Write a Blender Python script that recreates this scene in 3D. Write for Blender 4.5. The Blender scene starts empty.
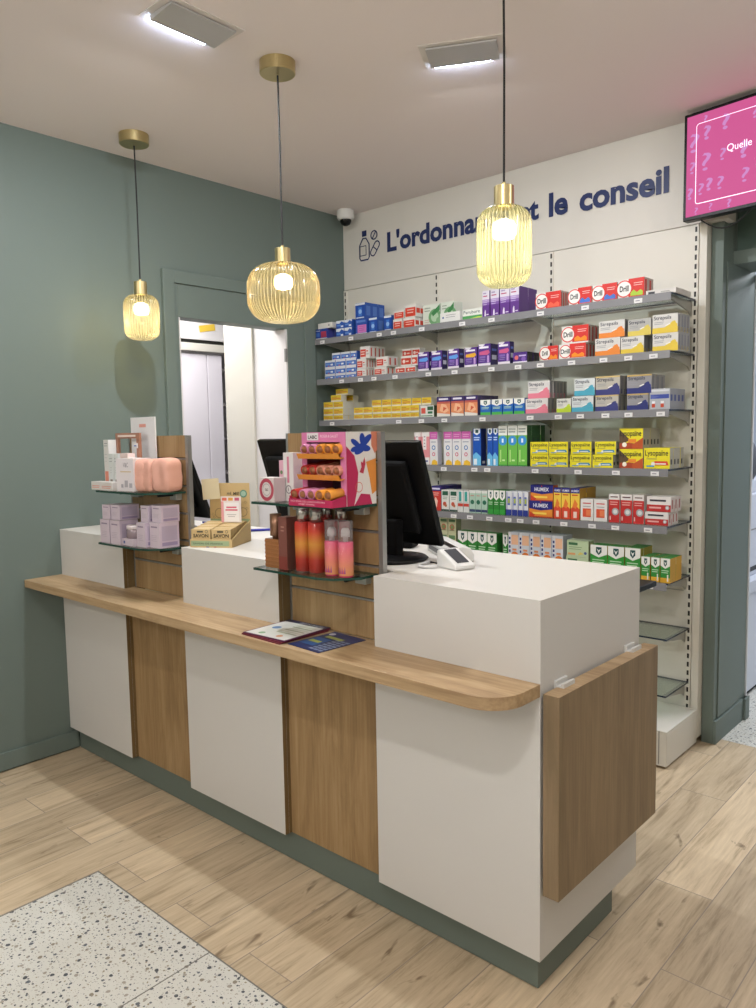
import bpy, bmesh, math, random
from mathutils import Vector, Matrix
random.seed(7)
COL = bpy.context.scene.collection
PI = math.pi

# ------------------------------------------------------------------ colours and materials
def lin(c):
    return c / 12.92 if c <= 0.04045 else ((c + 0.055) / 1.055) ** 2.4
def rgb(h):
    h = h.lstrip('#')
    return tuple(lin(int(h[i:i + 2], 16) / 255) for i in (0, 2, 4)) + (1,)
_m = {}
def mat(name, col, rough=0.5, metal=0.0, spec=0.5, emit=None, estr=0.0, trans=0.0, ior=1.45, coat=0.0):
    if name in _m: return _m[name]
    m = bpy.data.materials.new(name); m.use_nodes = True
    b = m.node_tree.nodes['Principled BSDF']
    b.inputs['Base Color'].default_value = rgb(col) if isinstance(col, str) else tuple(col) + (1,)
    b.inputs['Roughness'].default_value = rough
    b.inputs['Metallic'].default_value = metal
    b.inputs['Specular IOR Level'].default_value = spec
    b.inputs['Transmission Weight'].default_value = trans
    b.inputs['IOR'].default_value = ior
    b.inputs['Coat Weight'].default_value = coat
    if emit:
        b.inputs['Emission Color'].default_value = rgb(emit)
        b.inputs['Emission Strength'].default_value = estr
    _m[name] = m
    return m
def K(h, rough=0.42):
    return mat('print_' + h.strip('#') + ('' if rough == .42 else '_%d' % int(rough * 100)), h, rough, spec=0.4)

def nodes(m):
    nt = m.node_tree; return nt, nt.nodes, nt.links, nt.nodes['Principled BSDF']

def wood(name, dark, mid, light, axis, scale=1.0, rough=0.45, planks=None):
    """oak: grain along `axis` of object space"""
    if name in _m: return _m[name]
    m = mat(name, mid, rough, spec=0.35); nt, N, Lk, b = nodes(m)
    tc = N.new('ShaderNodeTexCoord'); mp = N.new('ShaderNodeMapping')
    s = [9.0, 9.0, 9.0]; s[axis] = 1.5
    mp.inputs['Scale'].default_value = [v * scale for v in s]
    Lk.new(tc.outputs['Object'], mp.inputs['Vector'])
    n1 = N.new('ShaderNodeTexNoise'); n1.inputs['Scale'].default_value = 1.6; n1.inputs['Detail'].default_value = 7; n1.inputs['Roughness'].default_value = 0.62; n1.inputs['Distortion'].default_value = 0.6
    Lk.new(mp.outputs[0], n1.inputs['Vector'])
    mp2 = N.new('ShaderNodeMapping'); s2 = [70.0, 70.0, 70.0]; s2[axis] = 2.2
    mp2.inputs['Scale'].default_value = [v * scale for v in s2]
    Lk.new(tc.outputs['Object'], mp2.inputs['Vector'])
    n2 = N.new('ShaderNodeTexNoise'); n2.inputs['Scale'].default_value = 1.5; n2.inputs['Detail'].default_value = 3
    Lk.new(mp2.outputs[0], n2.inputs['Vector'])
    mx = N.new('ShaderNodeMath'); mx.operation = 'MULTIPLY_ADD'; mx.inputs[1].default_value = 0.3
    Lk.new(n2.outputs['Fac'], mx.inputs[0]); 
    m1 = N.new('ShaderNodeMath'); m1.operation = 'MULTIPLY'; m1.inputs[1].default_value = 0.7
    Lk.new(n1.outputs['Fac'], m1.inputs[0]); Lk.new(m1.outputs[0], mx.inputs[2])
    cr = N.new('ShaderNodeValToRGB'); e = cr.color_ramp.elements
    e[0].position = 0.36; e[0].color = rgb(dark); e[1].position = 0.64; e[1].color = rgb(light)
    k = e.new(0.5); k.color = rgb(mid)
    Lk.new(mx.outputs[0], cr.inputs['Fac'])
    Lk.new(cr.outputs[0], b.inputs['Base Color'])
    bp = N.new('ShaderNodeBump'); bp.inputs['Strength'].default_value = 0.04; bp.inputs['Distance'].default_value = 0.002
    Lk.new(n2.outputs['Fac'], bp.inputs['Height']); Lk.new(bp.outputs[0], b.inputs['Normal'])
    return m

def floor_wood():
    m = mat('oak_plank_floor', '#b59c7c', 0.42, spec=0.4); nt, N, Lk, b = nodes(m)
    tc = N.new('ShaderNodeTexCoord'); mp = N.new('ShaderNodeMapping')
    mp.inputs['Rotation'].default_value = (0, 0, PI / 2); mp.inputs['Location'].default_value = (0.34, 0.026, 0)
    Lk.new(tc.outputs['Object'], mp.inputs['Vector'])
    br = N.new('ShaderNodeTexBrick'); br.offset = 0.37; br.offset_frequency = 2
    br.inputs['Scale'].default_value = 1; br.inputs['Brick Width'].default_value = 1.15; br.inputs['Row Height'].default_value = 0.19
    br.inputs['Mortar Size'].default_value = 0.0017; br.inputs['Mortar Smooth'].default_value = 0.2
    br.inputs['Color1'].default_value = (0, 0, 0, 1); br.inputs['Color2'].default_value = (1, 1, 1, 1); br.inputs['Mortar'].default_value = (0.5, 0.5, 0.5, 1)
    Lk.new(mp.outputs[0], br.inputs['Vector'])
    # per plank offset of the grain
    sep = N.new('ShaderNodeSeparateXYZ'); Lk.new(tc.outputs['Object'], sep.inputs[0])
    ad = N.new('ShaderNodeVectorMath'); ad.operation = 'MULTIPLY_ADD'
    ad.inputs[1].default_value = (3.1, 7.7, 0); Lk.new(br.outputs['Color'], ad.inputs[0]); Lk.new(tc.outputs['Object'], ad.inputs[2])
    def grain(sx, sy, sc, det, dist):
        q = N.new('ShaderNodeMapping'); q.inputs['Scale'].default_value = (sx, sy, 1); Lk.new(ad.outputs[0], q.inputs['Vector'])
        n = N.new('ShaderNodeTexNoise'); n.inputs['Scale'].default_value = sc; n.inputs['Detail'].default_value = det; n.inputs['Roughness'].default_value = 0.65; n.inputs['Distortion'].default_value = dist
        Lk.new(q.outputs[0], n.inputs['Vector']); return n
    g1 = grain(15, 1.7, 1.3, 7, 0.7); g2 = grain(60, 3.0, 1.4, 4, 0.3); g3 = grain(15, 4.5, 1.0, 3, 1.0)
    mx = N.new('ShaderNodeMath'); mx.operation = 'MULTIPLY_ADD'; mx.inputs[1].default_value = 0.35; Lk.new(g2.outputs['Fac'], mx.inputs[0])
    m1 = N.new('ShaderNodeMath'); m1.operation = 'MULTIPLY'; m1.inputs[1].default_value = 0.65; Lk.new(g1.outputs['Fac'], m1.inputs[0]); Lk.new(m1.outputs[0], mx.inputs[2])
    cr = N.new('ShaderNodeValToRGB'); e = cr.color_ramp.elements
    e[0].position = 0.34; e[0].color = rgb('#9b8769'); e[1].position = 0.66; e[1].color = rgb('#dbc7a7')
    k = e.new(0.47); k.color = rgb('#c5b091')
    Lk.new(mx.outputs[0], cr.inputs['Fac'])
    # plank to plank tone
    hs = N.new('ShaderNodeHueSaturation'); hs.inputs['Saturation'].default_value = 0.95
    mr = N.new('ShaderNodeMapRange'); mr.inputs['To Min'].default_value = 0.86; mr.inputs['To Max'].default_value = 1.12
    Lk.new(br.outputs['Color'], mr.inputs['Value']); Lk.new(mr.outputs[0], hs.inputs['Value']); Lk.new(cr.outputs[0], hs.inputs['Color'])
    # knots: rare dark streaks
    kr = N.new('ShaderNodeValToRGB'); ke = kr.color_ramp.elements
    ke[0].position = 0.64; ke[0].color = (0, 0, 0, 1); ke[1].position = 0.74; ke[1].color = (1, 1, 1, 1)
    Lk.new(g3.outputs['Fac'], kr.inputs['Fac'])
    mk = N.new('ShaderNodeMix'); mk.data_type = 'RGBA'; mk.inputs['B'].default_value = rgb('#6b563f')
    ks = N.new('ShaderNodeMath'); ks.operation = 'MULTIPLY'; ks.inputs[1].default_value = 0.75; Lk.new(kr.outputs[0], ks.inputs[0])
    Lk.new(ks.outputs[0], mk.inputs['Factor']); Lk.new(hs.outputs[0], mk.inputs['A'])
    mo = N.new('ShaderNodeMix'); mo.data_type = 'RGBA'; mo.inputs['B'].default_value = rgb('#93867a')
    Lk.new(br.outputs['Fac'], mo.inputs['Factor']); Lk.new(mk.outputs['Result'], mo.inputs['A'])
    Lk.new(mo.outputs['Result'], b.inputs['Base Color'])
    bp = N.new('ShaderNodeBump'); bp.inputs['Strength'].default_value = 0.08; bp.inputs['Distance'].default_value = 0.002
    Lk.new(g2.outputs['Fac'], bp.inputs['Height']); Lk.new(bp.outputs[0], b.inputs['Normal'])
    return m

def terrazzo():
    m = mat('terrazzo', '#c9c8c0', 0.4, spec=0.4); nt, N, Lk, b = nodes(m)
    tc = N.new('ShaderNodeTexCoord')
    cur = None
    base = N.new('ShaderNodeRGB'); base.outputs[0].default_value = rgb('#d6d5ce'); cur = base.outputs[0]
    for sc, thr, off, cols in ((38, 0.155, 0.0, ('#4a4f55', '#8f8676', '#a39d92', '#62676e')), (66, 0.15, 3.3, ('#62666b', '#9a907a', '#50555b', '#aaa498')), (120, 0.12, 7.1, ('#8c887c', '#5d6166', '#9c9078', '#777b7c'))):
        mp = N.new('ShaderNodeMapping'); mp.inputs['Location'].default_value = (off, off * 1.7, 0.02); Lk.new(tc.outputs['Object'], mp.inputs['Vector'])
        nz = N.new('ShaderNodeTexNoise'); nz.inputs['Scale'].default_value = sc * 1.6; nz.inputs['Detail'].default_value = 1
        Lk.new(mp.outputs[0], nz.inputs['Vector'])
        vm = N.new('ShaderNodeVectorMath'); vm.operation = 'MULTIPLY_ADD'; vm.inputs[1].default_value = (0.007,) * 3
        Lk.new(nz.outputs['Color'], vm.inputs[0]); Lk.new(mp.outputs[0], vm.inputs[2])
        v = N.new('ShaderNodeTexVoronoi'); v.voronoi_dimensions = '2D'; v.inputs['Scale'].default_value = sc
        Lk.new(vm.outputs[0], v.inputs['Vector'])
        cs = N.new('ShaderNodeSeparateColor'); Lk.new(v.outputs['Color'], cs.inputs[0])
        # chip radius varies from cell to cell, some cells empty
        mr = N.new('ShaderNodeMapRange'); mr.inputs['From Min'].default_value = 0.25; mr.inputs['To Min'].default_value = 0.0; mr.inputs['To Max'].default_value = thr * 1.7
        Lk.new(cs.outputs[0], mr.inputs['Value'])
        lt = N.new('ShaderNodeMath'); lt.operation = 'LESS_THAN'; Lk.new(v.outputs['Distance'], lt.inputs[0]); Lk.new(mr.outputs[0], lt.inputs[1])
        cr = N.new('ShaderNodeValToRGB'); cr.color_ramp.interpolation = 'CONSTANT'; e = cr.color_ramp.elements
        e[0].color = rgb(cols[0]); e[1].position = 0.35; e[1].color = rgb(cols[1])
        for p, c in ((0.6, cols[2]), (0.85, cols[3])):
            k = e.new(p); k.color = rgb(c)
        Lk.new(cs.outputs[1], cr.inputs['Fac'])
        mx = N.new('ShaderNodeMix'); mx.data_type = 'RGBA'
        Lk.new(lt.outputs[0], mx.inputs['Factor']); Lk.new(cur, mx.inputs['A']); Lk.new(cr.outputs[0], mx.inputs['B'])
        cur = mx.outputs['Result']
    Lk.new(cur, b.inputs['Base Color'])
    return m

def plaster(name, col, rough=0.75, amt=0.05, spec=0.3):
    m = mat(name, col, rough, spec=spec); nt, N, Lk, b = nodes(m)
    tc = N.new('ShaderNodeTexCoord'); n = N.new('ShaderNodeTexNoise'); n.inputs['Scale'].default_value = 120; n.inputs['Detail'].default_value = 3
    Lk.new(tc.outputs['Object'], n.inputs['Vector'])
    bp = N.new('ShaderNodeBump'); bp.inputs['Strength'].default_value = amt; bp.inputs['Distance'].default_value = 0.003
    Lk.new(n.outputs['Fac'], bp.inputs['Height']); Lk.new(bp.outputs[0], b.inputs['Normal'])
    return m

def brushed(name, col, rough=0.32):
    m = mat(name, col, rough, 1.0); nt, N, Lk, b = nodes(m)
    tc = N.new('ShaderNodeTexCoord'); mp = N.new('ShaderNodeMapping'); mp.inputs['Scale'].default_value = (300, 300, 6)
    n = N.new('ShaderNodeTexNoise'); n.inputs['Scale'].default_value = 1
    Lk.new(tc.outputs['Object'], mp.inputs[0]); Lk.new(mp.outputs[0], n.inputs['Vector'])
    r = N.new('ShaderNodeMapRange'); r.inputs['To Min'].default_value = rough - .08; r.inputs['To Max'].default_value = rough + .12
    Lk.new(n.outputs['Fac'], r.inputs['Value']); Lk.new(r.outputs[0], b.inputs['Roughness'])
    return m

def clear_glass(name, tint, base=0.05, gloss=0.03, haze=0.0, hcol='#ffffff'):
    """thin clear sheet: see-through, with a reflection that grows towards grazing angles"""
    m = bpy.data.materials.new(name); m.use_nodes = True; nt = m.node_tree; N = nt.nodes; Lk = nt.links
    N.remove(N['Principled BSDF']); out = N['Material Output']
    t = N.new('ShaderNodeBsdfTransparent'); t.inputs[0].default_value = rgb(tint)
    g = N.new('ShaderNodeBsdfGlossy'); g.inputs['Roughness'].default_value = gloss
    d = N.new('ShaderNodeBsdfDiffuse'); d.inputs[0].default_value = rgb(hcol)
    mh = N.new('ShaderNodeMixShader'); mh.inputs[0].default_value = haze; Lk.new(t.outputs[0], mh.inputs[1]); Lk.new(d.outputs[0], mh.inputs[2])
    lw = N.new('ShaderNodeLayerWeight'); lw.inputs['Blend'].default_value = 0.5
    pw = N.new('ShaderNodeMath'); pw.operation = 'POWER'; pw.inputs[1].default_value = 4.0; Lk.new(lw.outputs['Facing'], pw.inputs[0])
    ml = N.new('ShaderNodeMath'); ml.operation = 'MULTIPLY_ADD'; ml.inputs[1].default_value = 0.7; ml.inputs[2].default_value = base; ml.use_clamp = True
    Lk.new(pw.outputs[0], ml.inputs[0])
    mx = N.new('ShaderNodeMixShader'); Lk.new(ml.outputs[0], mx.inputs[0]); Lk.new(mh.outputs[0], mx.inputs[1]); Lk.new(g.outputs[0], mx.inputs[2])
    Lk.new(mx.outputs[0], out.inputs['Surface'])
    return m

def ribbed_glass(name, tint, body, edge, ribs):
    """moulded ribbed lamp glass: thick ribs tint the light more than the grooves between them"""
    m = bpy.data.materials.new(name); m.use_nodes = True; nt = m.node_tree; N = nt.nodes; Lk = nt.links
    N.remove(N['Principled BSDF']); out = N['Material Output']
    def M(op, a, b=None, c=None):
        n = N.new('ShaderNodeMath'); n.operation = op
        for k, v in enumerate((a, b, c)):
            if v is None: continue
            if isinstance(v, (int, float)): n.inputs[k].default_value = v
            else: Lk.new(v, n.inputs[k])
        return n.outputs[0]
    tc = N.new('ShaderNodeTexCoord'); sp = N.new('ShaderNodeSeparateXYZ'); Lk.new(tc.outputs['Object'], sp.inputs[0])
    th = M('ARCTAN2', sp.outputs[1], sp.outputs[0])
    rib = M('POWER', M('MULTIPLY_ADD', M('COSINE', M('MULTIPLY', th, float(ribs))), .5, .5), 1.6)   # 1 on the rib crest
    lw = N.new('ShaderNodeLayerWeight'); lw.inputs['Blend'].default_value = 0.5
    cr = N.new('ShaderNodeValToRGB'); e = cr.color_ramp.elements
    e[0].position = 0.0; e[0].color = rgb(tint); e[1].position = 0.9; e[1].color = rgb(edge)
    k = e.new(0.5); k.color = rgb(body)
    Lk.new(M('ADD', M('MULTIPLY', lw.outputs['Facing'], .7), M('MULTIPLY', rib, .42)), cr.inputs['Fac'])
    t = N.new('ShaderNodeBsdfTransparent'); Lk.new(cr.outputs[0], t.inputs[0])
    tr = N.new('ShaderNodeBsdfTranslucent'); tr.inputs[0].default_value = rgb(tint)
    m1 = N.new('ShaderNodeMixShader'); Lk.new(M('MULTIPLY_ADD', rib, .18, .06), m1.inputs[0])
    Lk.new(t.outputs[0], m1.inputs[1]); Lk.new(tr.outputs[0], m1.inputs[2])
    g = N.new('ShaderNodeBsdfGlossy'); g.inputs['Roughness'].default_value = 0.14
    m2 = N.new('ShaderNodeMixShader'); Lk.new(M('MULTIPLY_ADD', M('POWER', lw.outputs['Facing'], 3.0), .25, .05), m2.inputs[0])
    Lk.new(m1.outputs[0], m2.inputs[1]); Lk.new(g.outputs[0], m2.inputs[2])
    Lk.new(m2.outputs[0], out.inputs['Surface'])
    return m

def slotted(name):
    """cream upright with punched dark slots down its middle"""
    m = mat(name, '#dad7ce', .45); nt, N, Lk, b = nodes(m)
    tc = N.new('ShaderNodeTexCoord'); sp = N.new('ShaderNodeSeparateXYZ'); Lk.new(tc.outputs['Object'], sp.inputs[0])
    def M(op, a, v): 
        n = N.new('ShaderNodeMath'); n.operation = op; Lk.new(a, n.inputs[0])
        if hasattr(v, 'default_value'): Lk.new(v, n.inputs[1])
        else: n.inputs[1].default_value = v
        return n.outputs[0]
    zz = M('LESS_THAN', M('MODULO', sp.outputs[2], .042), .024)
    ax = N.new('ShaderNodeMath'); ax.operation = 'ABSOLUTE'; Lk.new(sp.outputs[0], ax.inputs[0])
    f = M('MULTIPLY', zz, M('LESS_THAN', ax.outputs[0], .005))
    mx = N.new('ShaderNodeMix'); mx.data_type = 'RGBA'; mx.inputs['A'].default_value = rgb('#dad7ce'); mx.inputs['B'].default_value = rgb('#1c1a16')
    Lk.new(f, mx.inputs['Factor']); Lk.new(mx.outputs['Result'], b.inputs['Base Color'])
    return m
WHITE = mat('white_laminate', '#d0cecb', 0.5, spec=0.35)
GREEN = plaster('sage_green_paint', '#6b7873', 0.5, 0.03, 0.35)
GREEN_DK = mat('sage_green_laminate', '#66726c', 0.45)
CEIL = plaster('ceiling_paint', '#e8dfde', 0.8, 0.05)
CREAM = mat('shelving_cream_metal', '#dad7ce', 0.45)
FASC = mat('fascia_white', '#d2cfc8', 0.5)
OAK_V = wood('oak_board_vertical', '#876d4b', '#997d58', '#a88d68', 2)
OAK_H = wood('oak_board_horizontal', '#957a5c', '#ae9370', '#c0a684', 0)
OAK_END = wood('oak_end_board', '#7b6950', '#88745a', '#958064', 2)
FLOOR_M = floor_wood(); TERR = terrazzo()
BRASS = brushed('brushed_brass', '#c2b284', 0.33)
ALU = mat('aluminium_profile', '#a3a3a1', 0.4, 0.7)
STEEL = mat('grey_metal', '#8b8b88', 0.45, 0.3)
BLACK = mat('black_plastic', '#0c0c0e', 0.4, spec=.35)
BLACKM = mat('black_matt', '#08080a', 0.75, spec=.25)
DARK = mat('dark_slot', '#17160f', 0.8)
CABLE = mat('black_cable', '#141416', 0.6)
GLASS = clear_glass('shelf_glass', '#f0f6f3')
GLASS_EDGE = mat('shelf_glass_edge', '#23443a', 0.2)
GLASS_EDGE2 = mat('shelf_glass_edge_blue', '#2b3648', 0.2)
RAIL = mat('price_rail_plastic', '#808084', 0.25, spec=.6)
RAILB = mat('price_rail_back', '#8f8f92', 0.35)
PAPER = mat('white_paper', '#d9d8d9', 0.6)
NAVY = mat('navy_lettering', '#22305f', 0.45)
WPLAS = mat('white_plastic', '#d8d8d6', 0.35)
ROOMW = mat('white_back_room', '#d9d6d6', 0.6)

# ------------------------------------------------------------------ mesh builder
_txt = {}
def text_geo(s, bold=0.0):
    """flat triangulated lettering, normalised to its own bounding box"""
    key = (s, bold)
    if key in _txt: return _txt[key]
    cu = bpy.data.curves.new('lettering', 'FONT'); cu.body = s; cu.size = 1; cu.offset = bold; cu.resolution_u = 3
    o = bpy.data.objects.new('lettering', cu); COL.objects.link(o)
    dg = bpy.context.evaluated_depsgraph_get(); dg.update()
    me = bpy.data.meshes.new_from_object(o.evaluated_get(dg))
    V = [(v.co.x, v.co.y) for v in me.vertices]; F = [tuple(p.vertices) for p in me.polygons]
    bpy.data.objects.remove(o); bpy.data.curves.remove(cu); bpy.data.meshes.remove(me)
    x0 = min(v[0] for v in V); x1 = max(v[0] for v in V); y0 = min(v[1] for v in V); y1 = max(v[1] for v in V)
    V = [((a - x0) / (x1 - x0), (b - y0) / (y1 - y0)) for a, b in V]
    _txt[key] = (V, F, (x1 - x0) / (y1 - y0)); return _txt[key]

class MB:
    def __init__(s): s.v = []; s.f = []; s.mi = []; s.ms = []; s.sm = []
    def m(s, mt):
        if mt not in s.ms: s.ms.append(mt)
        return s.ms.index(mt)
    def add(s, V, F, mt, smooth=False):
        o = len(s.v); s.v += [tuple(q) for q in V]; k = s.m(mt)
        for f in F: s.f.append([i + o for i in f]); s.mi.append(k); s.sm.append(smooth)
        return s
    def box(s, x0, x1, y0, y1, z0, z1, mt, **kw):
        V = [(x0, y0, z0), (x1, y0, z0), (x1, y1, z0), (x0, y1, z0), (x0, y0, z1), (x1, y0, z1), (x1, y1, z1), (x0, y1, z1)]
        F = {'bot': (0, 3, 2, 1), 'top': (4, 5, 6, 7), 'front': (0, 1, 5, 4), 'right': (1, 2, 6, 5), 'back': (2, 3, 7, 6), 'left': (3, 0, 4, 7)}
        o = len(s.v); s.v += V
        for k, f in F.items():
            s.f.append([i + o for i in f]); s.mi.append(s.m(kw.get(k, mt))); s.sm.append(False)
        return s
    def prism(s, poly, z0, z1, mt, axis='z', side=None):
        """poly in the plane across `axis`; z: (x,y); y: (x,z); x: (y,z)"""
        def P(a, b, c): return (a, b, c) if axis == 'z' else ((a, c, b) if axis == 'y' else (c, a, b))
        n = len(poly); V = [P(a, b, z0) for a, b in poly] + [P(a, b, z1) for a, b in poly]
        s.add(V, [list(range(n))[::-1], list(range(n, 2 * n))], mt)
        o = len(s.v) - 2 * n; k = s.m(side or mt)
        for i in range(n):
            j = (i + 1) % n; s.f.append([o + i, o + j, o + n + j, o + n + i]); s.mi.append(k); s.sm.append(False)
        return s
    def lathe(s, prof, mt, n=32, c=(0, 0, 0), rib=0, amp=0.0, smooth=True, axis='z', sx=1.0, sy=1.0):
        V = []; m_ = len(prof)
        for i in range(n):
            a = 2 * PI * i / n; k = 1 + amp * math.cos(rib * a) if rib else 1
            for r, z in prof:
                x, y = r * k * math.cos(a) * sx, r * k * math.sin(a) * sy
                p = (x, y, z) if axis == 'z' else ((x, z, y) if axis == 'y' else (z, x, y))
                V.append((p[0] + c[0], p[1] + c[1], p[2] + c[2]))
        F = []
        for i in range(n):
            j = (i + 1) % n
            for q in range(m_ - 1):
                F.append((i * m_ + q, j * m_ + q, j * m_ + q + 1, i * m_ + q + 1))
        s.add(V, F, mt, smooth)
        for q in (0, m_ - 1):
            if prof[q][0] > 1e-6: pass
        return s
    def tube(s, pts, r, mt, n=10, caps=True, closed=False):
        P = [Vector(p) for p in pts]; V = []; up = Vector((0, 0, 1))
        L_ = len(P)
        for i, p in enumerate(P):
            if closed: t = (P[(i + 1) % L_] - P[i - 1]).normalized()
            else: t = (P[min(i + 1, L_ - 1)] - P[max(i - 1, 0)]).normalized()
            a = up if abs(t.z) < 0.95 else Vector((1, 0, 0))
            u = t.cross(a).normalized(); w = t.cross(u).normalized()
            for k in range(n):
                th = 2 * PI * k / n; V.append(tuple(p + (u * math.cos(th) + w * math.sin(th)) * r))
        F = []
        for i in range(L_ if closed else L_ - 1):
            i2 = (i + 1) % L_
            for k in range(n):
                k2 = (k + 1) % n; F.append((i * n + k, i * n + k2, i2 * n + k2, i2 * n + k))
        s.add(V, F, mt, True)
        if caps and not closed:
            s.add([V[k] for k in range(n)], [tuple(range(n))], mt); s.add([V[(L_ - 1) * n + k] for k in range(n)], [tuple(range(n))[::-1]], mt)
        return s
    def flat(s, pts, o, U, W, mt):
        """polygon pts (u,v) on plane o + u*U + v*W"""
        o, U, W = Vector(o), Vector(U), Vector(W)
        return s.add([tuple(o + U * a + W * b) for a, b in pts], [tuple(range(len(pts)))], mt)
    def text(s, t, o, U, W, w, h, mt, bold=0.0):
        V, F, _ = text_geo(t, bold); o, U, W = Vector(o), Vector(U), Vector(W)
        return s.add([tuple(o + U * (a * w) + W * (b * h)) for a, b in V], F, mt)
    def build(s, name, parent=None, loc=(0, 0, 0), rz=0.0, bevel=0.0, seg=2, recalc=False, smooth_all=False):
        me = bpy.data.meshes.new(name); me.from_pydata(s.v, [], s.f)
        for mt in s.ms: me.materials.append(mt)
        for p, k, q in zip(me.polygons, s.mi, s.sm): p.material_index = k; p.use_smooth = q or smooth_all
        if recalc:
            bm = bmesh.new(); bm.from_mesh(me); bmesh.ops.recalc_face_normals(bm, faces=bm.faces); bm.to_mesh(me); bm.free()
        me.update()
        o = bpy.data.objects.new(name, me); COL.objects.link(o); o.location = loc; o.rotation_euler = (0, 0, rz)
        if parent is not None: o.parent = parent
        if bevel:
            b = o.modifiers.new('edge', 'BEVEL'); b.width = bevel; b.segments = seg; b.limit_method = 'ANGLE'; b.angle_limit = math.radians(40); b.harden_normals = False
        return o

def circ(cx, cy, r, n=24, ry=None, a0=0, a1=2 * PI):
    ry = ry or r
    return [(cx + r * math.cos(a0 + (a1 - a0) * i / n), cy + ry * math.sin(a0 + (a1 - a0) * i / n)) for i in range(n if abs(a1 - a0 - 2 * PI) < 1e-6 else n + 1)]
def rrect(x0, x1, y0, y1, r, n=5):
    P = []
    for cx, cy, a in ((x1 - r, y0 + r, -PI / 2), (x1 - r, y1 - r, 0), (x0 + r, y1 - r, PI / 2), (x0 + r, y0 + r, PI)):
        P += [(cx + r * math.cos(a + PI / 2 * i / n), cy + r * math.sin(a + PI / 2 * i / n)) for i in range(n + 1)]
    return P
def tag(o, label, cat, group=None, kind=None):
    o['label'] = label; o['category'] = cat
    if group: o['group'] = group
    if kind: o['kind'] = kind
    return o
def struct(o, label=None):
    o['kind'] = 'structure'
    if label: o['label'] = label
    return o
def thing(name, label, cat, loc=(0, 0, 0), rz=0.0, group=None):
    o = bpy.data.objects.new(name, None); COL.objects.link(o); o.location = loc; o.rotation_euler = (0, 0, rz)
    o.empty_display_size = 0.05
    return tag(o, label, cat, group)
def copy_thing(o, loc, label=None, rz=None):
    c = o.copy(); COL.objects.link(c); c.location = loc
    if rz is not None: c.rotation_euler = (0, 0, rz)
    if label: c['label'] = label
    for ch in list(o.children):
        d = ch.copy(); COL.objects.link(d); d.parent = c
        for g in list(ch.children):
            e = g.copy(); COL.objects.link(e); e.parent = d
    return c
def S(mb, name, label=None, **kw): return struct(mb.build(name, **kw), label)

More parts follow.
